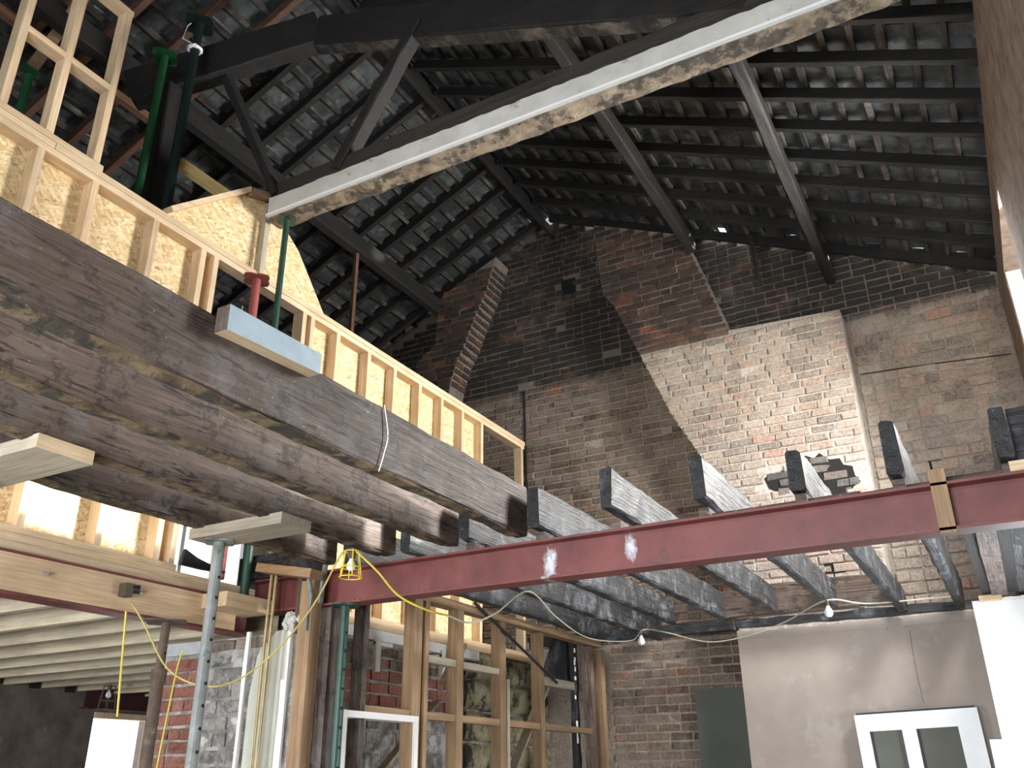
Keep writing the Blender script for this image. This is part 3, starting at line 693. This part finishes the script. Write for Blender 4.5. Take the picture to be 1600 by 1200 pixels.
def grit(parent, pts):
    g = MB()
    for (x, y, z, r) in pts:
        for _ in range(1): g.box((x-r, y-r*.6, z), (x+r, y+r*.6, z+r*.7))
    return g
# plaster dust lying on the flange edge, and weld plates / stiffener joints
gm = grit(None, [(random.uniform(-3.6, .3), 4.385+random.uniform(-.004, .02), 2.625, random.uniform(.003, .010)) for _ in range(150)])
tag(gm.build('dust_crumbs', 'steel_edge', st), kind='stuff')
tag(MB().box((-.185, 4.375, 2.60), (-.115, 4.435, 2.90)).build('web_packer', 'aged_pine_z'), 'upright timber block wedged in the web of the red steel', 'timber block')
s2 = ibeam('steel_beam', (-4.5, FY, 2.487), (-4.5, 4.46, 2.487), .222, .13, 'steel_red')
tag(s2, 'steel beam with bolted timber infill carrying the stud wall', 'steel beam')
ti = MB().beam((-4.455, FY, 2.598), (-4.455, 4.30, 2.598), .045, .19, seg=1).build('timber_infill', 'infill_pine', s2); tag(ti, 'bolted pale timber infill in the web')
for y in (2.2, 2.91, 3.52, 4.14):
    c = (-4.43, y, 2.66 if y < 2.5 else 2.62)
    MB().tube([c, (c[0]+.022, c[1], c[2])], .011, 6).tube([(c[0]+.01, c[1], c[2]), (c[0]+.034, c[1]+.004, c[2]+.002)], .0055, 6).build('bolt', 'bolt_zinc', ti)

# ================================================================== STUD WALL
SX = -4.50    # face towards the room
SWB, SWT = 2.712, 5.18
sw = empty('stud_wall', (SX, 3.5, SWB)); tag(sw, 'new pine stud wall with board backing standing on the timber-packed steel', 'stud wall')
def plate(z0, z1, y0, y1, name='top_plate', mat='pine_y', dx=0): return MB().box((SX-.095, y0, z0), (SX+dx, y1, z1)).build(name, mat, sw)
plate(5.135, 5.18, 1.0, 2.45); plate(5.137, 5.182, 2.455, 8.54)
plate(5.088, 5.133, 1.0, 8.52, 'head_plate')
plate(2.712, 2.757, 1.0, 8.5, 'sole_plate', dx=.045); plate(2.76, 2.805, 1.0, 8.5, 'sole_plate', dx=.02); plate(2.808, 2.85, 1.0, 3.82, 'sole_plate')
for y in (1.2, 1.62, 2.02, 2.40, 2.78, 3.26, 3.68, 3.80, 4.76, 4.86, 5.19, 5.62, 6.01, 6.42, 6.81, 7.20, 7.59, 8.49):
    MB().box((SX-.094, y-.045, 2.85 if y < 3.85 else 2.805), (SX-.001, y, 5.088)).build('stud', 'pine_z', sw)
for (a, b) in ((1.0, 2.40), (2.405, 3.80), (4.72, 5.98), (5.985, 7.59)):
    MB().box((SX-.108, a, 2.75), (SX-.096, b, 5.13)).build('osb_panel', 'osb', sw)
# ladder frame standing on the plate
lf = empty('stud_frame', (SX, 2.4, 5.18)); tag(lf, 'open pine frame of three posts standing on the stud wall, top left', 'timber frame')
for y, zt in ((2.12, 6.52), (2.42, 6.52), (2.75, 6.50)): MB().box((SX-.09, y-.048, 5.23), (SX, y, zt)).build('post', 'pine_z', lf)
MB().box((SX-.09, 1.6, 5.183), (SX, 2.78, 5.228)).build('bottom_rail', 'pine_y', lf)
MB().box((SX-.09, 2.0, 6.50), (SX, 2.755, 6.545)).build('top_rail', 'pine_y', lf)
for a, b in ((2.12, 2.372), (2.42, 2.702)): MB().box((SX-.09, a, 5.80), (SX, b, 5.845)).build('noggin', 'pine_y', lf)
# pointed board panel above the opening
pp = empty('board_panel', (SX-.1, 4.2, 5.18)); tag(pp, 'pointed strand-board panel rising above the doorway of the stud wall', 'board panel')
MB().prism([(3.30, 5.184), (3.34, 5.25), (4.02, 5.85), (4.26, 5.93), (4.66, 5.66), (5.08, 5.184)], 0, SX-.085, SX-.072).build('osb_panel', 'osb', pp)
MB().beam((SX-.05, 3.34, 5.25), (SX-.05, 4.02, 5.86), .09, .04, up=(0, -.66, .74)).build('edge_batten', 'pine_y', pp)
MB().beam((SX-.05, 4.02, 5.84), (SX-.05, 4.26, 5.93), .09, .06, up=(0, -.3, .95)).build('edge_batten', 'aged_pine_y', pp)
MB().box((SX-.071, 4.22, 5.184), (SX-.03, 4.27, 5.86)).build('back_batten', 'grey_pine_z', pp)

# ================================================================== PROPS
def prop(x, y, z0, z1, mat, label, r=.03, head=.09, thick=None, holes=True, collar=None, base=True, pl=None):
    e = empty('acrow_prop', (x, y, z0)); tag(e, label, 'prop')
    zc = collar if collar else z0+(z1-z0)*.55
    MB().tube([(x, y, z0+.006), (x, y, zc)], r, 14).build('outer_tube', mat, e, smooth=False)
    it = MB().tube([(x, y, zc-.02), (x, y, z1-.008)], r*.8 if thick is None else thick, 14).build('inner_tube', pl or mat, e)
    MB().tube([(x, y, zc-.05), (x, y, zc+.03)], r*1.25, 14).build('collar', mat, e)
    hp = MB(); hh = head
    hp.add([(x+hh*math.cos(t)*q, y+hh*math.sin(t)*q, z) for z in (z1-.008, z1) for t, q in [(i*math.pi/8, 1.0 if i % 4 in (0,) else .72 if i % 4 == 2 else .86) for i in range(16)]],
           [tuple(range(16))[::-1], tuple(range(16, 32))]+[(i, (i+1) % 16, 16+(i+1) % 16, 16+i) for i in range(16)])
    hp.build('head_plate', pl or mat, e)
    if base: MB().box((x-.075, y-.075, z0), (x+.075, y+.075, z0+.006)).build('base_plate', mat, e)
    if holes:
        z = zc+.12; k = 0
        rr = (r*.8 if thick is None else thick)
        d = Vector((-x+.55*0, -y, 0)).normalized(); s = Vector((d.y, -d.x, 0))
        dd = (d*.75-s*.66).normalized()
        while z < z1-.1:
            c = Vector((x, y, z))+dd*(rr-.003); MB().tube([c, c+dd*.0045], .009, 8).build('pin_hole_dark', 'painted_gap_dark', it); z += .11  # black disc painted as the dark of each hole
    return e
prop(-3.745, 3.45, 0, 2.822, 'prop_worn', 'tall worn grey-green prop under the pale timber pad', r=.034, thick=.031, head=.10, collar=1.62)
MB_pad = MB().box((-3.86, 3.33, 2.824), (-3.19, 3.56, 2.884)); tag(MB_pad.build('timber_pad', 'grey_pine_x'), 'greyish timber pad on the worn prop under two brown joists', 'timber pad')
tag(MB().box((-4.0, 1.98, 2.824), (-3.24, 2.24, 2.884)).build('timber_pad', ['grey_pine_x', 'pine_y']), 'pale timber pad under the joists at the left edge', 'timber pad')
for k in (3,): bpy.data.objects['timber_pad.001'].data.polygons[k].material_index = 1
prop(-3.86, 2.12, 0, 2.822, 'prop_green', 'green prop at the left edge under a timber pad', head=.10)
prop(-3.63, 4.43, 0, 2.61, 'prop_green', 'dark green prop under the left end of the red steel', r=.031, thick=.029, head=.11, collar=1.55)
prop(-4.42, 3.74, 0, 2.484, 'prop_rust', 'rusty prop under the timber-packed steel', r=.036, thick=.026, head=.15, collar=2.18)
prop(-4.36, 4.28, 2.692, 5.672, 'prop_green', 'slim dark green prop holding the end of the white tie beam', r=.030, thick=.024, holes=False, collar=3.1)
prop(-4.46, 4.14, 2.807, 5.084, 'prop_red', 'short red prop under the head of the stud wall doorway', r=.036, thick=.033, head=.12, holes=False, base=False, collar=4.1)
p1 = atX(258, 88, -5.05); prop(p1.x, p1.y, 2.737, p1.z, 'prop_bright_green', 'bright green prop rising behind the stud wall', r=.034, thick=.031, holes=False, collar=4.6, head=.12)
p2 = atX(312, 38, -4.9); e2 = prop(p2.x, p2.y, 2.737, p2.z, 'prop_black_green', 'tall blackish green prop with white cord tied near its head', r=.040, thick=.037, holes=False, collar=4.7, head=.14)
c = Vector((p2.x, p2.y, p2.z-.28))
tag(MB().tube([c+Vector((math.cos(t)*.05, math.sin(t)*.05, random.uniform(-.012, .012))) for t in [i*.5 for i in range(28)]], .012, 6).tube([c+Vector((.05, 0, 0)), c+Vector((-.1, -.06, .12)), c+Vector((-.08, -.05, .26)), c+Vector((.02, -.04, .3))], .005, 5).build('cord', 'white_paint', e2), 'white cord')
tag(MB().tube([atX(46, 110, -5.6)+Vector((0, 0, -3)), atX(46, 118, -5.6)], .03, 10).box(atX(46, 110, -5.6)-Vector((.05, .06, .004)), atX(46, 110, -5.6)+Vector((.05, .06, .004))).build('acrow_prop', 'prop_bright_green'), 'bright green prop head seen between the open frame posts', 'prop')
# blue plank on the nearest joist
bp = MB(); bp.add([(-2.327, 1.99, 3.10), (-2.262, 1.99, 3.10), (-2.262, 1.99, 3.205), (-2.327, 1.99, 3.205), (-2.327, 2.50, 3.125), (-2.262, 2.50, 3.125), (-2.262, 2.50, 3.215), (-2.327, 2.50, 3.215)], [(0, 1, 2, 3), (7, 6, 5, 4)], 1)
bp.add(bp.v[:8], [(1, 5, 6, 2), (2, 6, 7, 3)], 0).add(bp.v[:8], [(0, 4, 5, 1), (3, 7, 4, 0)], 2)
bk = bp.build('painted_block', ['blue_paint', 'old_timber_z', 'pine_y']); tag(bk, 'pale blue painted timber block fixed to the nearest brown joist', 'timber block')
MB().tube([(-2.30, 2.08, 3.205), (-2.30, 2.082, 3.25)], .0025, 5).build('nail', 'bolt_zinc', bk)

# ================================================================== PIER END: packing, pipes, plaster
th = lambda o, l, c, g=None: tag(o, l, c, g)
th(MB().box((-4.62, 4.0, 2.60), (-4.22, 4.40, 2.69)).build('packing_timber', 'pine_y'), 'pale packing timber on top of the brick pier', 'timber block')
th(MB().beam((-4.16, 4.22, 2.862), (-3.70, 4.22, 2.772), .12, .055).build('packing_timber', 'aged_pine_x'), 'orange timber offcut wedged over the pipes', 'timber block')
th(MB().box((-4.45, 4.36, 2.84), (-4.0, 4.62, 3.0)).build('charred_block', 'charred_timber_x'), 'charred timber block at the left end of the red steel', 'timber block')
th(MB().box((-4.60, 4.44, 2.808), (-4.47, 4.70, 3.02)).build('charred_block', 'charred_timber_y'), 'charred timber stub beside the bright doorway', 'timber block')
sh = MB().add([(-4.42, 3.76, 2.83), (-4.42, 3.95, 2.83), (-4.40, 4.12, 2.84), (-4.41, 3.78, 2.93), (-4.43, 3.90, 2.90), (-4.40, 3.77, 2.83), (-4.38, 3.95, 2.83), (-4.37, 4.12, 2.84), (-4.39, 3.78, 2.93), (-4.41, 3.90, 2.90)], [(0, 1, 4, 3), (1, 2, 4), (5, 8, 9, 6), (6, 9, 7), (0, 3, 8, 5), (3, 4, 9, 8), (4, 2, 7, 9), (0, 5, 6, 1), (1, 6, 7, 2)])
th(sh.build('felt_scrap', 'bitumen'), 'black crumpled membrane on the sole plate by the doorway', 'membrane')
for k, (x, lab) in enumerate(((-4.155, 'left'), (-4.115, 'right'))):
    th(MB().tube([(x, 4.30, 0), (x+random.uniform(-.005, .005), 4.30, 1.4), (x, 4.30, 2.2), (x+.004, 4.30, 2.84)], .011, 8).build('pipe', 'pipe_brass'), 'thin brassy pipe running up the pier, %s of the pair' % lab, 'pipe', 'pipes on the pier')
th(MB().tube([(-3.93, 4.34, 2.45), (-3.93, 4.34, 2.84)], .022, 10).build('conduit', 'prop_rust'), 'short grey conduit between foam and joists', 'pipe')
pb = MB().prism([(-4.34, 0), (-4.02, 0), (-4.02, 2.50), (-4.16, 2.49), (-4.30, 2.35), (-4.34, 2.1)], 1, 4.40, 4.415)
th(pb.build('plaster_board', 'grey_plaster_board'), 'broken grey-green plaster board on the pier face', 'board')
th(MB().beam((-4.385, 4.39, 0), (-4.385, 4.39, 2.50), .03, .02, up=(0, 1, 0), seg=10, jit=.003).build('corner_bead', 'plaster_white'), 'white plastered corner strip at the left of the pier', 'strip')
th(MB().beam((-3.985, 4.345, 0), (-3.985, 4.345, 2.50), .018, .018, up=(0, 1, 0)).build('corner_bead', 'white_paint'), 'thin white corner strip beside the foam', 'strip')
wp = MB(); vs = []; fs = []
for i in range(13):
    z = i*2.18/12; wdt = .075+random.uniform(-.01, .01) if i < 10 else .05-.008*(i-10)
    vs += [(-4.045+random.uniform(-.004, .004), 4.36, z), (-4.045+wdt, 4.36, z), (-4.045+wdt, 4.385, z), (-4.045, 4.385, z)]
    if i:
        for k in range(4): fs.append(((i-1)*4+k, (i-1)*4+(k+1) % 4, i*4+(k+1) % 4, i*4+k))
fs += [(0, 1, 2, 3), (48, 49, 50, 51)]
th(wp.add(vs, fs).build('plaster_strip', 'plaster_white'), 'ragged white plaster strip on the pier', 'plaster')
gp_ = MB().prism([(-3.97, 0), (-3.875, 0), (-3.875, 2.50), (-3.92, 2.55), (-3.98, 2.5)], 1, 4.37, 4.40)
th(gp_.build('plaster_edge', 'render_rough'), 'grey crumbling plaster edge beside the timber post', 'plaster')
fm = MB()
for q in range(34):
    cx, cy, cz, r = random.gauss(-3.98, .05), 4.345+random.uniform(-.02, .02), random.gauss(2.535, .024), random.uniform(.015, .034)
    vs = []; N1, N2 = 5, 7
    for i in range(N1+1):
        for j in range(N2):
            a, b_ = math.pi*i/N1, 2*math.pi*j/N2; rr = r*random.uniform(.75, 1.2)
            vs.append((cx+rr*math.sin(a)*math.cos(b_), cy+rr*math.sin(a)*math.sin(b_)*.8, cz+rr*math.cos(a)))
    fm.add(vs, [(i*N2+j, i*N2+(j+1) % N2, (i+1)*N2+(j+1) % N2, (i+1)*N2+j) for i in range(N1) for j in range(N2)])
th(fm.build('foam_lump', 'foam'), 'lump of pale expanding foam at the pipe tops', 'foam')
th(MB().box((-3.87, 4.28, 0), (-3.77, 4.37, 2.76)).build('timber_post', 'aged_pine_z'), 'orange-brown timber post at the left end of the red steel', 'post')
th(MB().beam((-3.76, 4.34, 2.62), (-3.74, 4.34, 2.86), .02, .03, up=(0, 1, 0)).build('metal_strap', 'prop_worn'), 'grey strap beside the timber post', 'strap')
th(MB().tube([(-3.80, 4.27, 2.45), (-3.775, 4.27, 2.66), (-3.81, 4.27, 2.78), (-3.88, 4.27, 2.84)], .014, 8).build('bent_pipe', 'prop_worn'), 'bent grey pipe curling over the timber post', 'pipe')
th(MB().box((-3.78, 4.385, 1.2), (-3.70, 4.47, 2.6)).build('timber_post', 'old_timber_z'), 'dark timber beside the green prop', 'post')

# ================================================================== PARTITION
PX = -3.69
pt = empty('stud_partition', (PX, 6.4, 0)); tag(pt, 'old open timber stud partition running back to the gable', 'partition')
for y, mt, wd in ((4.74, 'old_timber_z', .05), (5.33, 'aged_pine_z', .10), (5.45, 'aged_pine_z', .045), (5.90, 'aged_pine_z', .09), (6.56, 'aged_pine_z', .09), (7.26, 'aged_pine_z', .08), (8.35, 'old_timber_z', .08), (8.62, 'aged_pine_z', .09)):
    MB().box((PX-.09, y-wd/2, 0), (PX, y+wd/2, 2.80)).build('stud', mt, pt)
MB().beam((PX-.045, 5.2, 2.825), (PX-.045, 8.6, 2.845), .10, .055, seg=8, jit=.004).build('head_plate', 'aged_pine_y', pt)
for a, b in ((5.475, 5.855), (5.945, 6.515)): MB().box((PX-.08, a, 2.375), (PX-.01, b, 2.425)).build('noggin', 'grey_pine_y', pt)
for a, b in ((4.77, 5.28), (5.475, 5.855), (5.945, 6.515), (6.605, 7.22), (7.30, 8.31)): MB().box((PX-.08, a, 1.99), (PX-.01, b, 2.04)).build('noggin', 'aged_pine_y', pt)
MB().box((PX-.06, 7.30, 2.36), (PX-.01, 7.95, 2.43)).build('noggin', 'grey_pine_y', pt)
MB().box((PX-.02, 6.62, 1.3), (PX+.005, 6.66, 2.35)).build('nailed_strip', 'grey_pine_z', pt)
df = empty('door_frame', (PX, 4.93, 0)); tag(df, 'white painted door frame in the partition', 'door frame')
for y in (4.55, 5.32): MB().box((PX-.10, y-.02, 0), (PX+.02, y+.02, 1.96)).build('jamb', 'white_paint', df)
MB().box((PX-.10, 4.53, 1.96), (PX+.02, 5.34, 2.0)).build('head', 'white_paint', df)
th(MB().beam((-4.3, 6.9, 2.70), (-4.3, 6.62, 2.35), .03, .10, up=(1, 0, 0)).build('diagonal_board', 'grey_pine_z'), 'grey diagonal board behind the partition, under the white ledge', 'board')
th(MB().beam((-4.32, 6.55, 2.2), (-4.32, 5.75, 1.62), .03, .07, up=(1, 0, 0)).build('diagonal_board', 'grey_pine_z'), 'grey diagonal brace low behind the door side of the partition', 'board')
th(MB().beam((-4.2, 8.33, 2.45), (-4.2, 7.6, 1.65), .03, .09, up=(1, 0, 0)).build('diagonal_board', 'grey_pine_z'), 'grey diagonal brace behind the far studs of the partition', 'board')
th(MB().prism([(7.72, 2.46), (8.55, 2.50), (8.50, 2.86), (8.02, 2.86)], 0, -3.95, -3.93).build('charred_sheet', 'charred_timber_z'), 'charred black sloping panel in the far corner', 'panel')
th(MB().beam((-3.88, 8.34, 1.2), (-3.88, 8.32, 2.86), .10, .05, up=(1, 0, 0), seg=12, jit=.006).build('charred_post', 'charred_timber_z'), 'charred post with peeling white paint in the far corner', 'post')
pw = MB()
for z in (2.78, 2.70, 2.66, 2.60, 2.52, 2.34, 2.1, 2.06, 2.0, 1.94):
    pw.box((-3.853, 8.27+random.uniform(0, .02), z-.03), (-3.849, 8.30+random.uniform(0, .02), z+random.uniform(0, .03)))
pw.build('peeling_paint', 'white_paint', bpy.data.objects['charred_post'])
# ledge boards of the spine wall with its brackets
ld = empty('ledge', (-4.5, 6.8, 2.70)); tag(ld, 'whitish ledge boards and hangers along the wall behind the partition', 'ledge')
MB().box((-4.56, 4.96, 2.62), (-4.42, 7.4, 2.70)).build('ledge_board', 'plaster_white', ld)
for y in (5.8, 6.75): MB().box((-4.42, y-.03, 2.38), (-4.39, y+.03, 2.64)).build('hanger', 'plaster_white', ld); MB().box((-4.55, y-.03, 2.58), (-4.40, y+.20, 2.61)).build('bracket', 'plaster_white', ld)
th(MB().tube([(-3.665, 6.06, 2.878), (-3.665, 7.5, 2.39)], .012, 6).build('black_rod', 'cable_black'), 'thin black rod slanting across the partition', 'rod')

# ================================================================== LEFT ROOM
for i in range(15):
    y = 2.3+i*.42
    o = MB().box((LX+.02, y-.024, 2.505), (-4.57, y+.024, 2.70)).build('ceiling_joist', 'ceiling_pine')
    tag(o, 'pale new ceiling joist of the left room, '+(ORD[i]+' from the camera' if i else 'nearest the camera'), 'joist', 'pale ceiling joists of the left room')
l2 = ibeam('steel_lintel', (LX+.07, 6.55, 2.335), (LX+.07, 7.85, 2.335), .21, .13, 'steel_dark_red'); tag(l2, 'dark red steel lintel over the bright opening of the left room', 'steel beam')
wf = MB(); wf.box((LX-.1, 6.75, 2.25), (LX+.02, 7.6, 2.31)); wf.box((LX-.1, 7.54, .8), (LX+.02, 7.6, 2.25)); wf.box((LX-.08, 7.5, .8), (LX-.02, 7.54, 2.25))
w8 = structure(wf.build('window_7', 'pine_z')); MB().box((LX-.06, 6.76, .8), (LX-.052, 7.5, 2.25)).build('pane', 'window_glass', w8)
jb = empty('cable_box', (-4.41, 3.42, 2.56)); tag(jb, 'grey junction box hung on the timber infill with yellow cable', 'junction box')
MB().box((-4.432, 3.38, 2.575), (-4.37, 3.43, 2.65)).build('box', 'cage_dark', jb); MB().tube([(-4.40, 3.43, 2.625), (-4.37, 3.475, 2.625)], .026, 10).build('reel', 'cable_black', jb)

# ================================================================== SITE LAMPS AND CABLES
def bulb(mb, c, r=.03):
    prof = [(0, -1.25), (.55, -1.15), (.9, -.75), (1, -.2), (.85, .35), (.5, .9), (.42, 1.3)]
    N = 12; vs = [(c.x+q*r*math.cos(2*math.pi*j/N), c.y+q*r*math.sin(2*math.pi*j/N), c.z+h*r) for (q, h) in prof for j in range(N)]
    mb.add(vs, [(i*N+j, i*N+(j+1) % N, (i+1)*N+(j+1) % N, (i+1)*N+j) for i in range(len(prof)-1) for j in range(N)]); return mb
def cage_lamp(top, label, mat, h=.15, r0=.045, r1=.065):
    e = empty('caged_lamp', (top.x, top.y, top.z-h)); tag(e, label, 'lamp')
    cg = MB()
    for k, (z, r) in enumerate(((0, r0), (-h*.62, (r0+r1*2)/3), (-h, r1))):
        cg.tube([(top.x+r*math.cos(t), top.y+r*math.sin(t), top.z+z) for t in [i*math.pi/8 for i in range(17)]], .0035, 5, caps=False)
    for i in range(6):
        t = i*math.pi/3+.3; cg.tube([(top.x+r0*math.cos(t), top.y+r0*math.sin(t), top.z), (top.x+r1*math.cos(t), top.y+r1*math.sin(t), top.z-h)], .0035, 5)
    cg.build('cage', mat, e)
    MB().tube([top+Vector((0, 0, .012)), top+Vector((0, 0, -.04))], .022, 10).build('holder', 'cage_dark', e)
    bulb(MB(), top+Vector((0, 0, -.078)), .028).build('bulb', 'bulb_glass', e, smooth=True)
lt = atY(550, 862, 4.02)
cage_lamp(lt, 'yellow wire-caged site lamp hanging under the brown joists', 'cage_yellow')
c1 = smooth([atX(205, 940, -4.37), atY(225, 975, 3.46), atY(262, 1045, 3.6), atY(318, 1072, 3.7), atY(372, 1062, 3.8), atY(432, 1016, 3.9), atY(490, 945, 3.96), atY(532, 868, 4.0), lt+Vector((-.03, 0, .0))])
th(MB().tube(c1, .005, 6).build('lamp_cable', 'cable_dull'), 'yellow cable looping from the junction box to the caged lamp', 'cable')
c2 = smooth([lt+Vector((.03, 0, 0)), atY(590, 893, 4.1), atY(622, 930, 4.22), atY(664, 952, 4.34), atY(700, 962, 4.6)])
th(MB().tube(c2, .0065, 6).build('lamp_cable', 'cable_yellow'), 'yellow cable hanging before the red steel right of the caged lamp', 'cable')
c3 = smooth([atY(700, 962, 4.6), atY(735, 973, 5.0), atY(775, 958, 5.4), atZ(826, 924, 2.872), atY(870, 965, 6.6), atY(920, 997, 7.2), atY(985, 1001, 7.6), atZ(1005, 984, 2.872), atY(1040, 988, 8.0), atY(1110, 1003, 8.2), atY(1180, 990, 8.2), atY(1230, 970, 8.1), atZ(1292, 938, 2.872), atY(1360, 943, 7.85), atY(1500, 930, 7.9)])
th(MB().tube(c3, .006, 6).build('festoon_cable', 'cable_grey'), 'pale festoon cable strung under the charred joists', 'cable')
for px, py, lab in ((1292, 938, 'white bulb hanging from the festoon cable over the pink plaster'), (1001, 986, 'small white bulb on the festoon cable by the bare brick')):
    t = atZ(px, py, 2.872); e = empty('hanging_bulb', (t.x, t.y, t.z-.12)); tag(e, lab, 'bulb')
    MB().tube([t, t+Vector((0, 0, -.055))], .012, 8).build('holder', 'cage_dark', e)
    bulb(MB(), t+Vector((0, 0, -.088)), .034).build('bulb', 'bulb_glass', e, smooth=True)
t = atY(172, 1070, 7.4); t = atX(172, 1072, -8.0)
cage_lamp(t, 'dark caged lamp hanging in the left room before the steel lintel', 'cage_dark', h=.22, r0=.06, r1=.09)
th(MB().tube([atX(197, 955, -4.38), atX(183, 1120, -4.36)], .006, 6).build('hanging_cable', 'cable_yellow'), 'straight yellow cable hanging below the junction box', 'cable')
th(MB().tube(smooth([atY(287, 1015, 4.2), atY(278, 1040, 4.2), atY(262, 1115, 4.2), atY(245, 1200, 4.2)]), .006, 6).build('hanging_cable', 'cable_yellow'), 'yellow cable hanging beside the rusty prop', 'cable')

# ================================================================== LOWER RIGHT
gb = MB().box((-2.85, 8.93, .3), (-2.31, 8.955, 2.39)); th(gb.build('green_board', 'green_board'), 'dark green-grey board against the brick beside the plaster', 'board')
wu = empty('window_unit', (-.8, 8.52, .9)); tag(wu, 'white two-pane window unit standing before the pink plaster', 'window unit')
def wub(name, mat, x0, x1, z0, z1, d0=8.50, d1=8.57, par=None): return MB().box((x0, d0, z0), (x1, d1, z1)).build(name, mat, par or wu)
wub('frame', 'window_white', -1.29, -1.19, .9, 2.09); wub('frame', 'window_white', -.50, -.33, .9, 2.09); wub('frame', 'window_white', -1.19, -.50, 1.955, 2.09); wub('mullion', 'window_white', -.93, -.82, .9, 1.955)
for a, b in ((-1.19, -.93), (-.82, -.50)):
    wub('pane', 'dusty_glass', a, b, .9, 1.955, 8.545, 8.555); wub('gasket', 'cable_black', a, a+.02, .9, 1.955, 8.53, 8.546)
wub('head_shadow_strip', 'cable_black', -1.27, -.35, 2.09, 2.105, 8.50, 8.6)  # black strip painted as the shadow line along the window top
wu.rotation_euler = (0, math.radians(-1.6), 0)
th(MB().beam((-.0, 4.56, 2.882), (-.01, 7.9, 2.882), .11, .02, up=(0, 0, 1), seg=6, jit=.003).build('loose_board', 'old_timber_y'), 'brown board running back beneath the right end of the steel', 'board')
th(MB().box((-.13, 4.56, 2.893), (WX-.01, 7.93, 2.908)).build('ceiling_sheet', 'roof_timber_y'), 'dark brown ceiling sheet beside the right wall under the joists', 'board')
th(MB().box((.19, 4.40, 2.845), (WX-.01, 4.48, 3.14)).build('charred_board', 'charred_timber_x'), 'wide charred board standing on the steel by the right wall', 'board')
th(MB().tube(smooth([(-2.324, 3.02, 3.19), (-2.318, 3.05, 3.05), (-2.32, 3.03, 2.95), (-2.32, 3.0, 2.86)]), .0025, 5).build('wire', 'white_paint'), 'thin white wire hanging down the nearest brown joist', 'wire')
th(MB().box((-.16, 7.86, 2.84), (.0, 7.95, 2.875)).build('timber_offcut', 'pine_x'), 'small yellow offcut on top of the white nib wall', 'timber')
th(MB().box((.15, 4.375, 2.838), (.50, 4.398, 2.885)).build('timber_offcut', 'pine_x'), 'yellow timber packer on the steel by the right wall', 'timber')
cb = [((-2.2, 4.47, 2.85), (-.5, 4.45, 2.862)), ((-.75, 4.50, 2.86), (.2, 4.47, 2.875))]
for (p, q), lab in zip(cb, ('thin rusty rod lying along the steel behind the joist ends', 'dark rod lying on the steel near the right wall')):
    th(MB().tube([p, q], .009, 6).build('rod', 'prop_rust'), lab, 'rod')
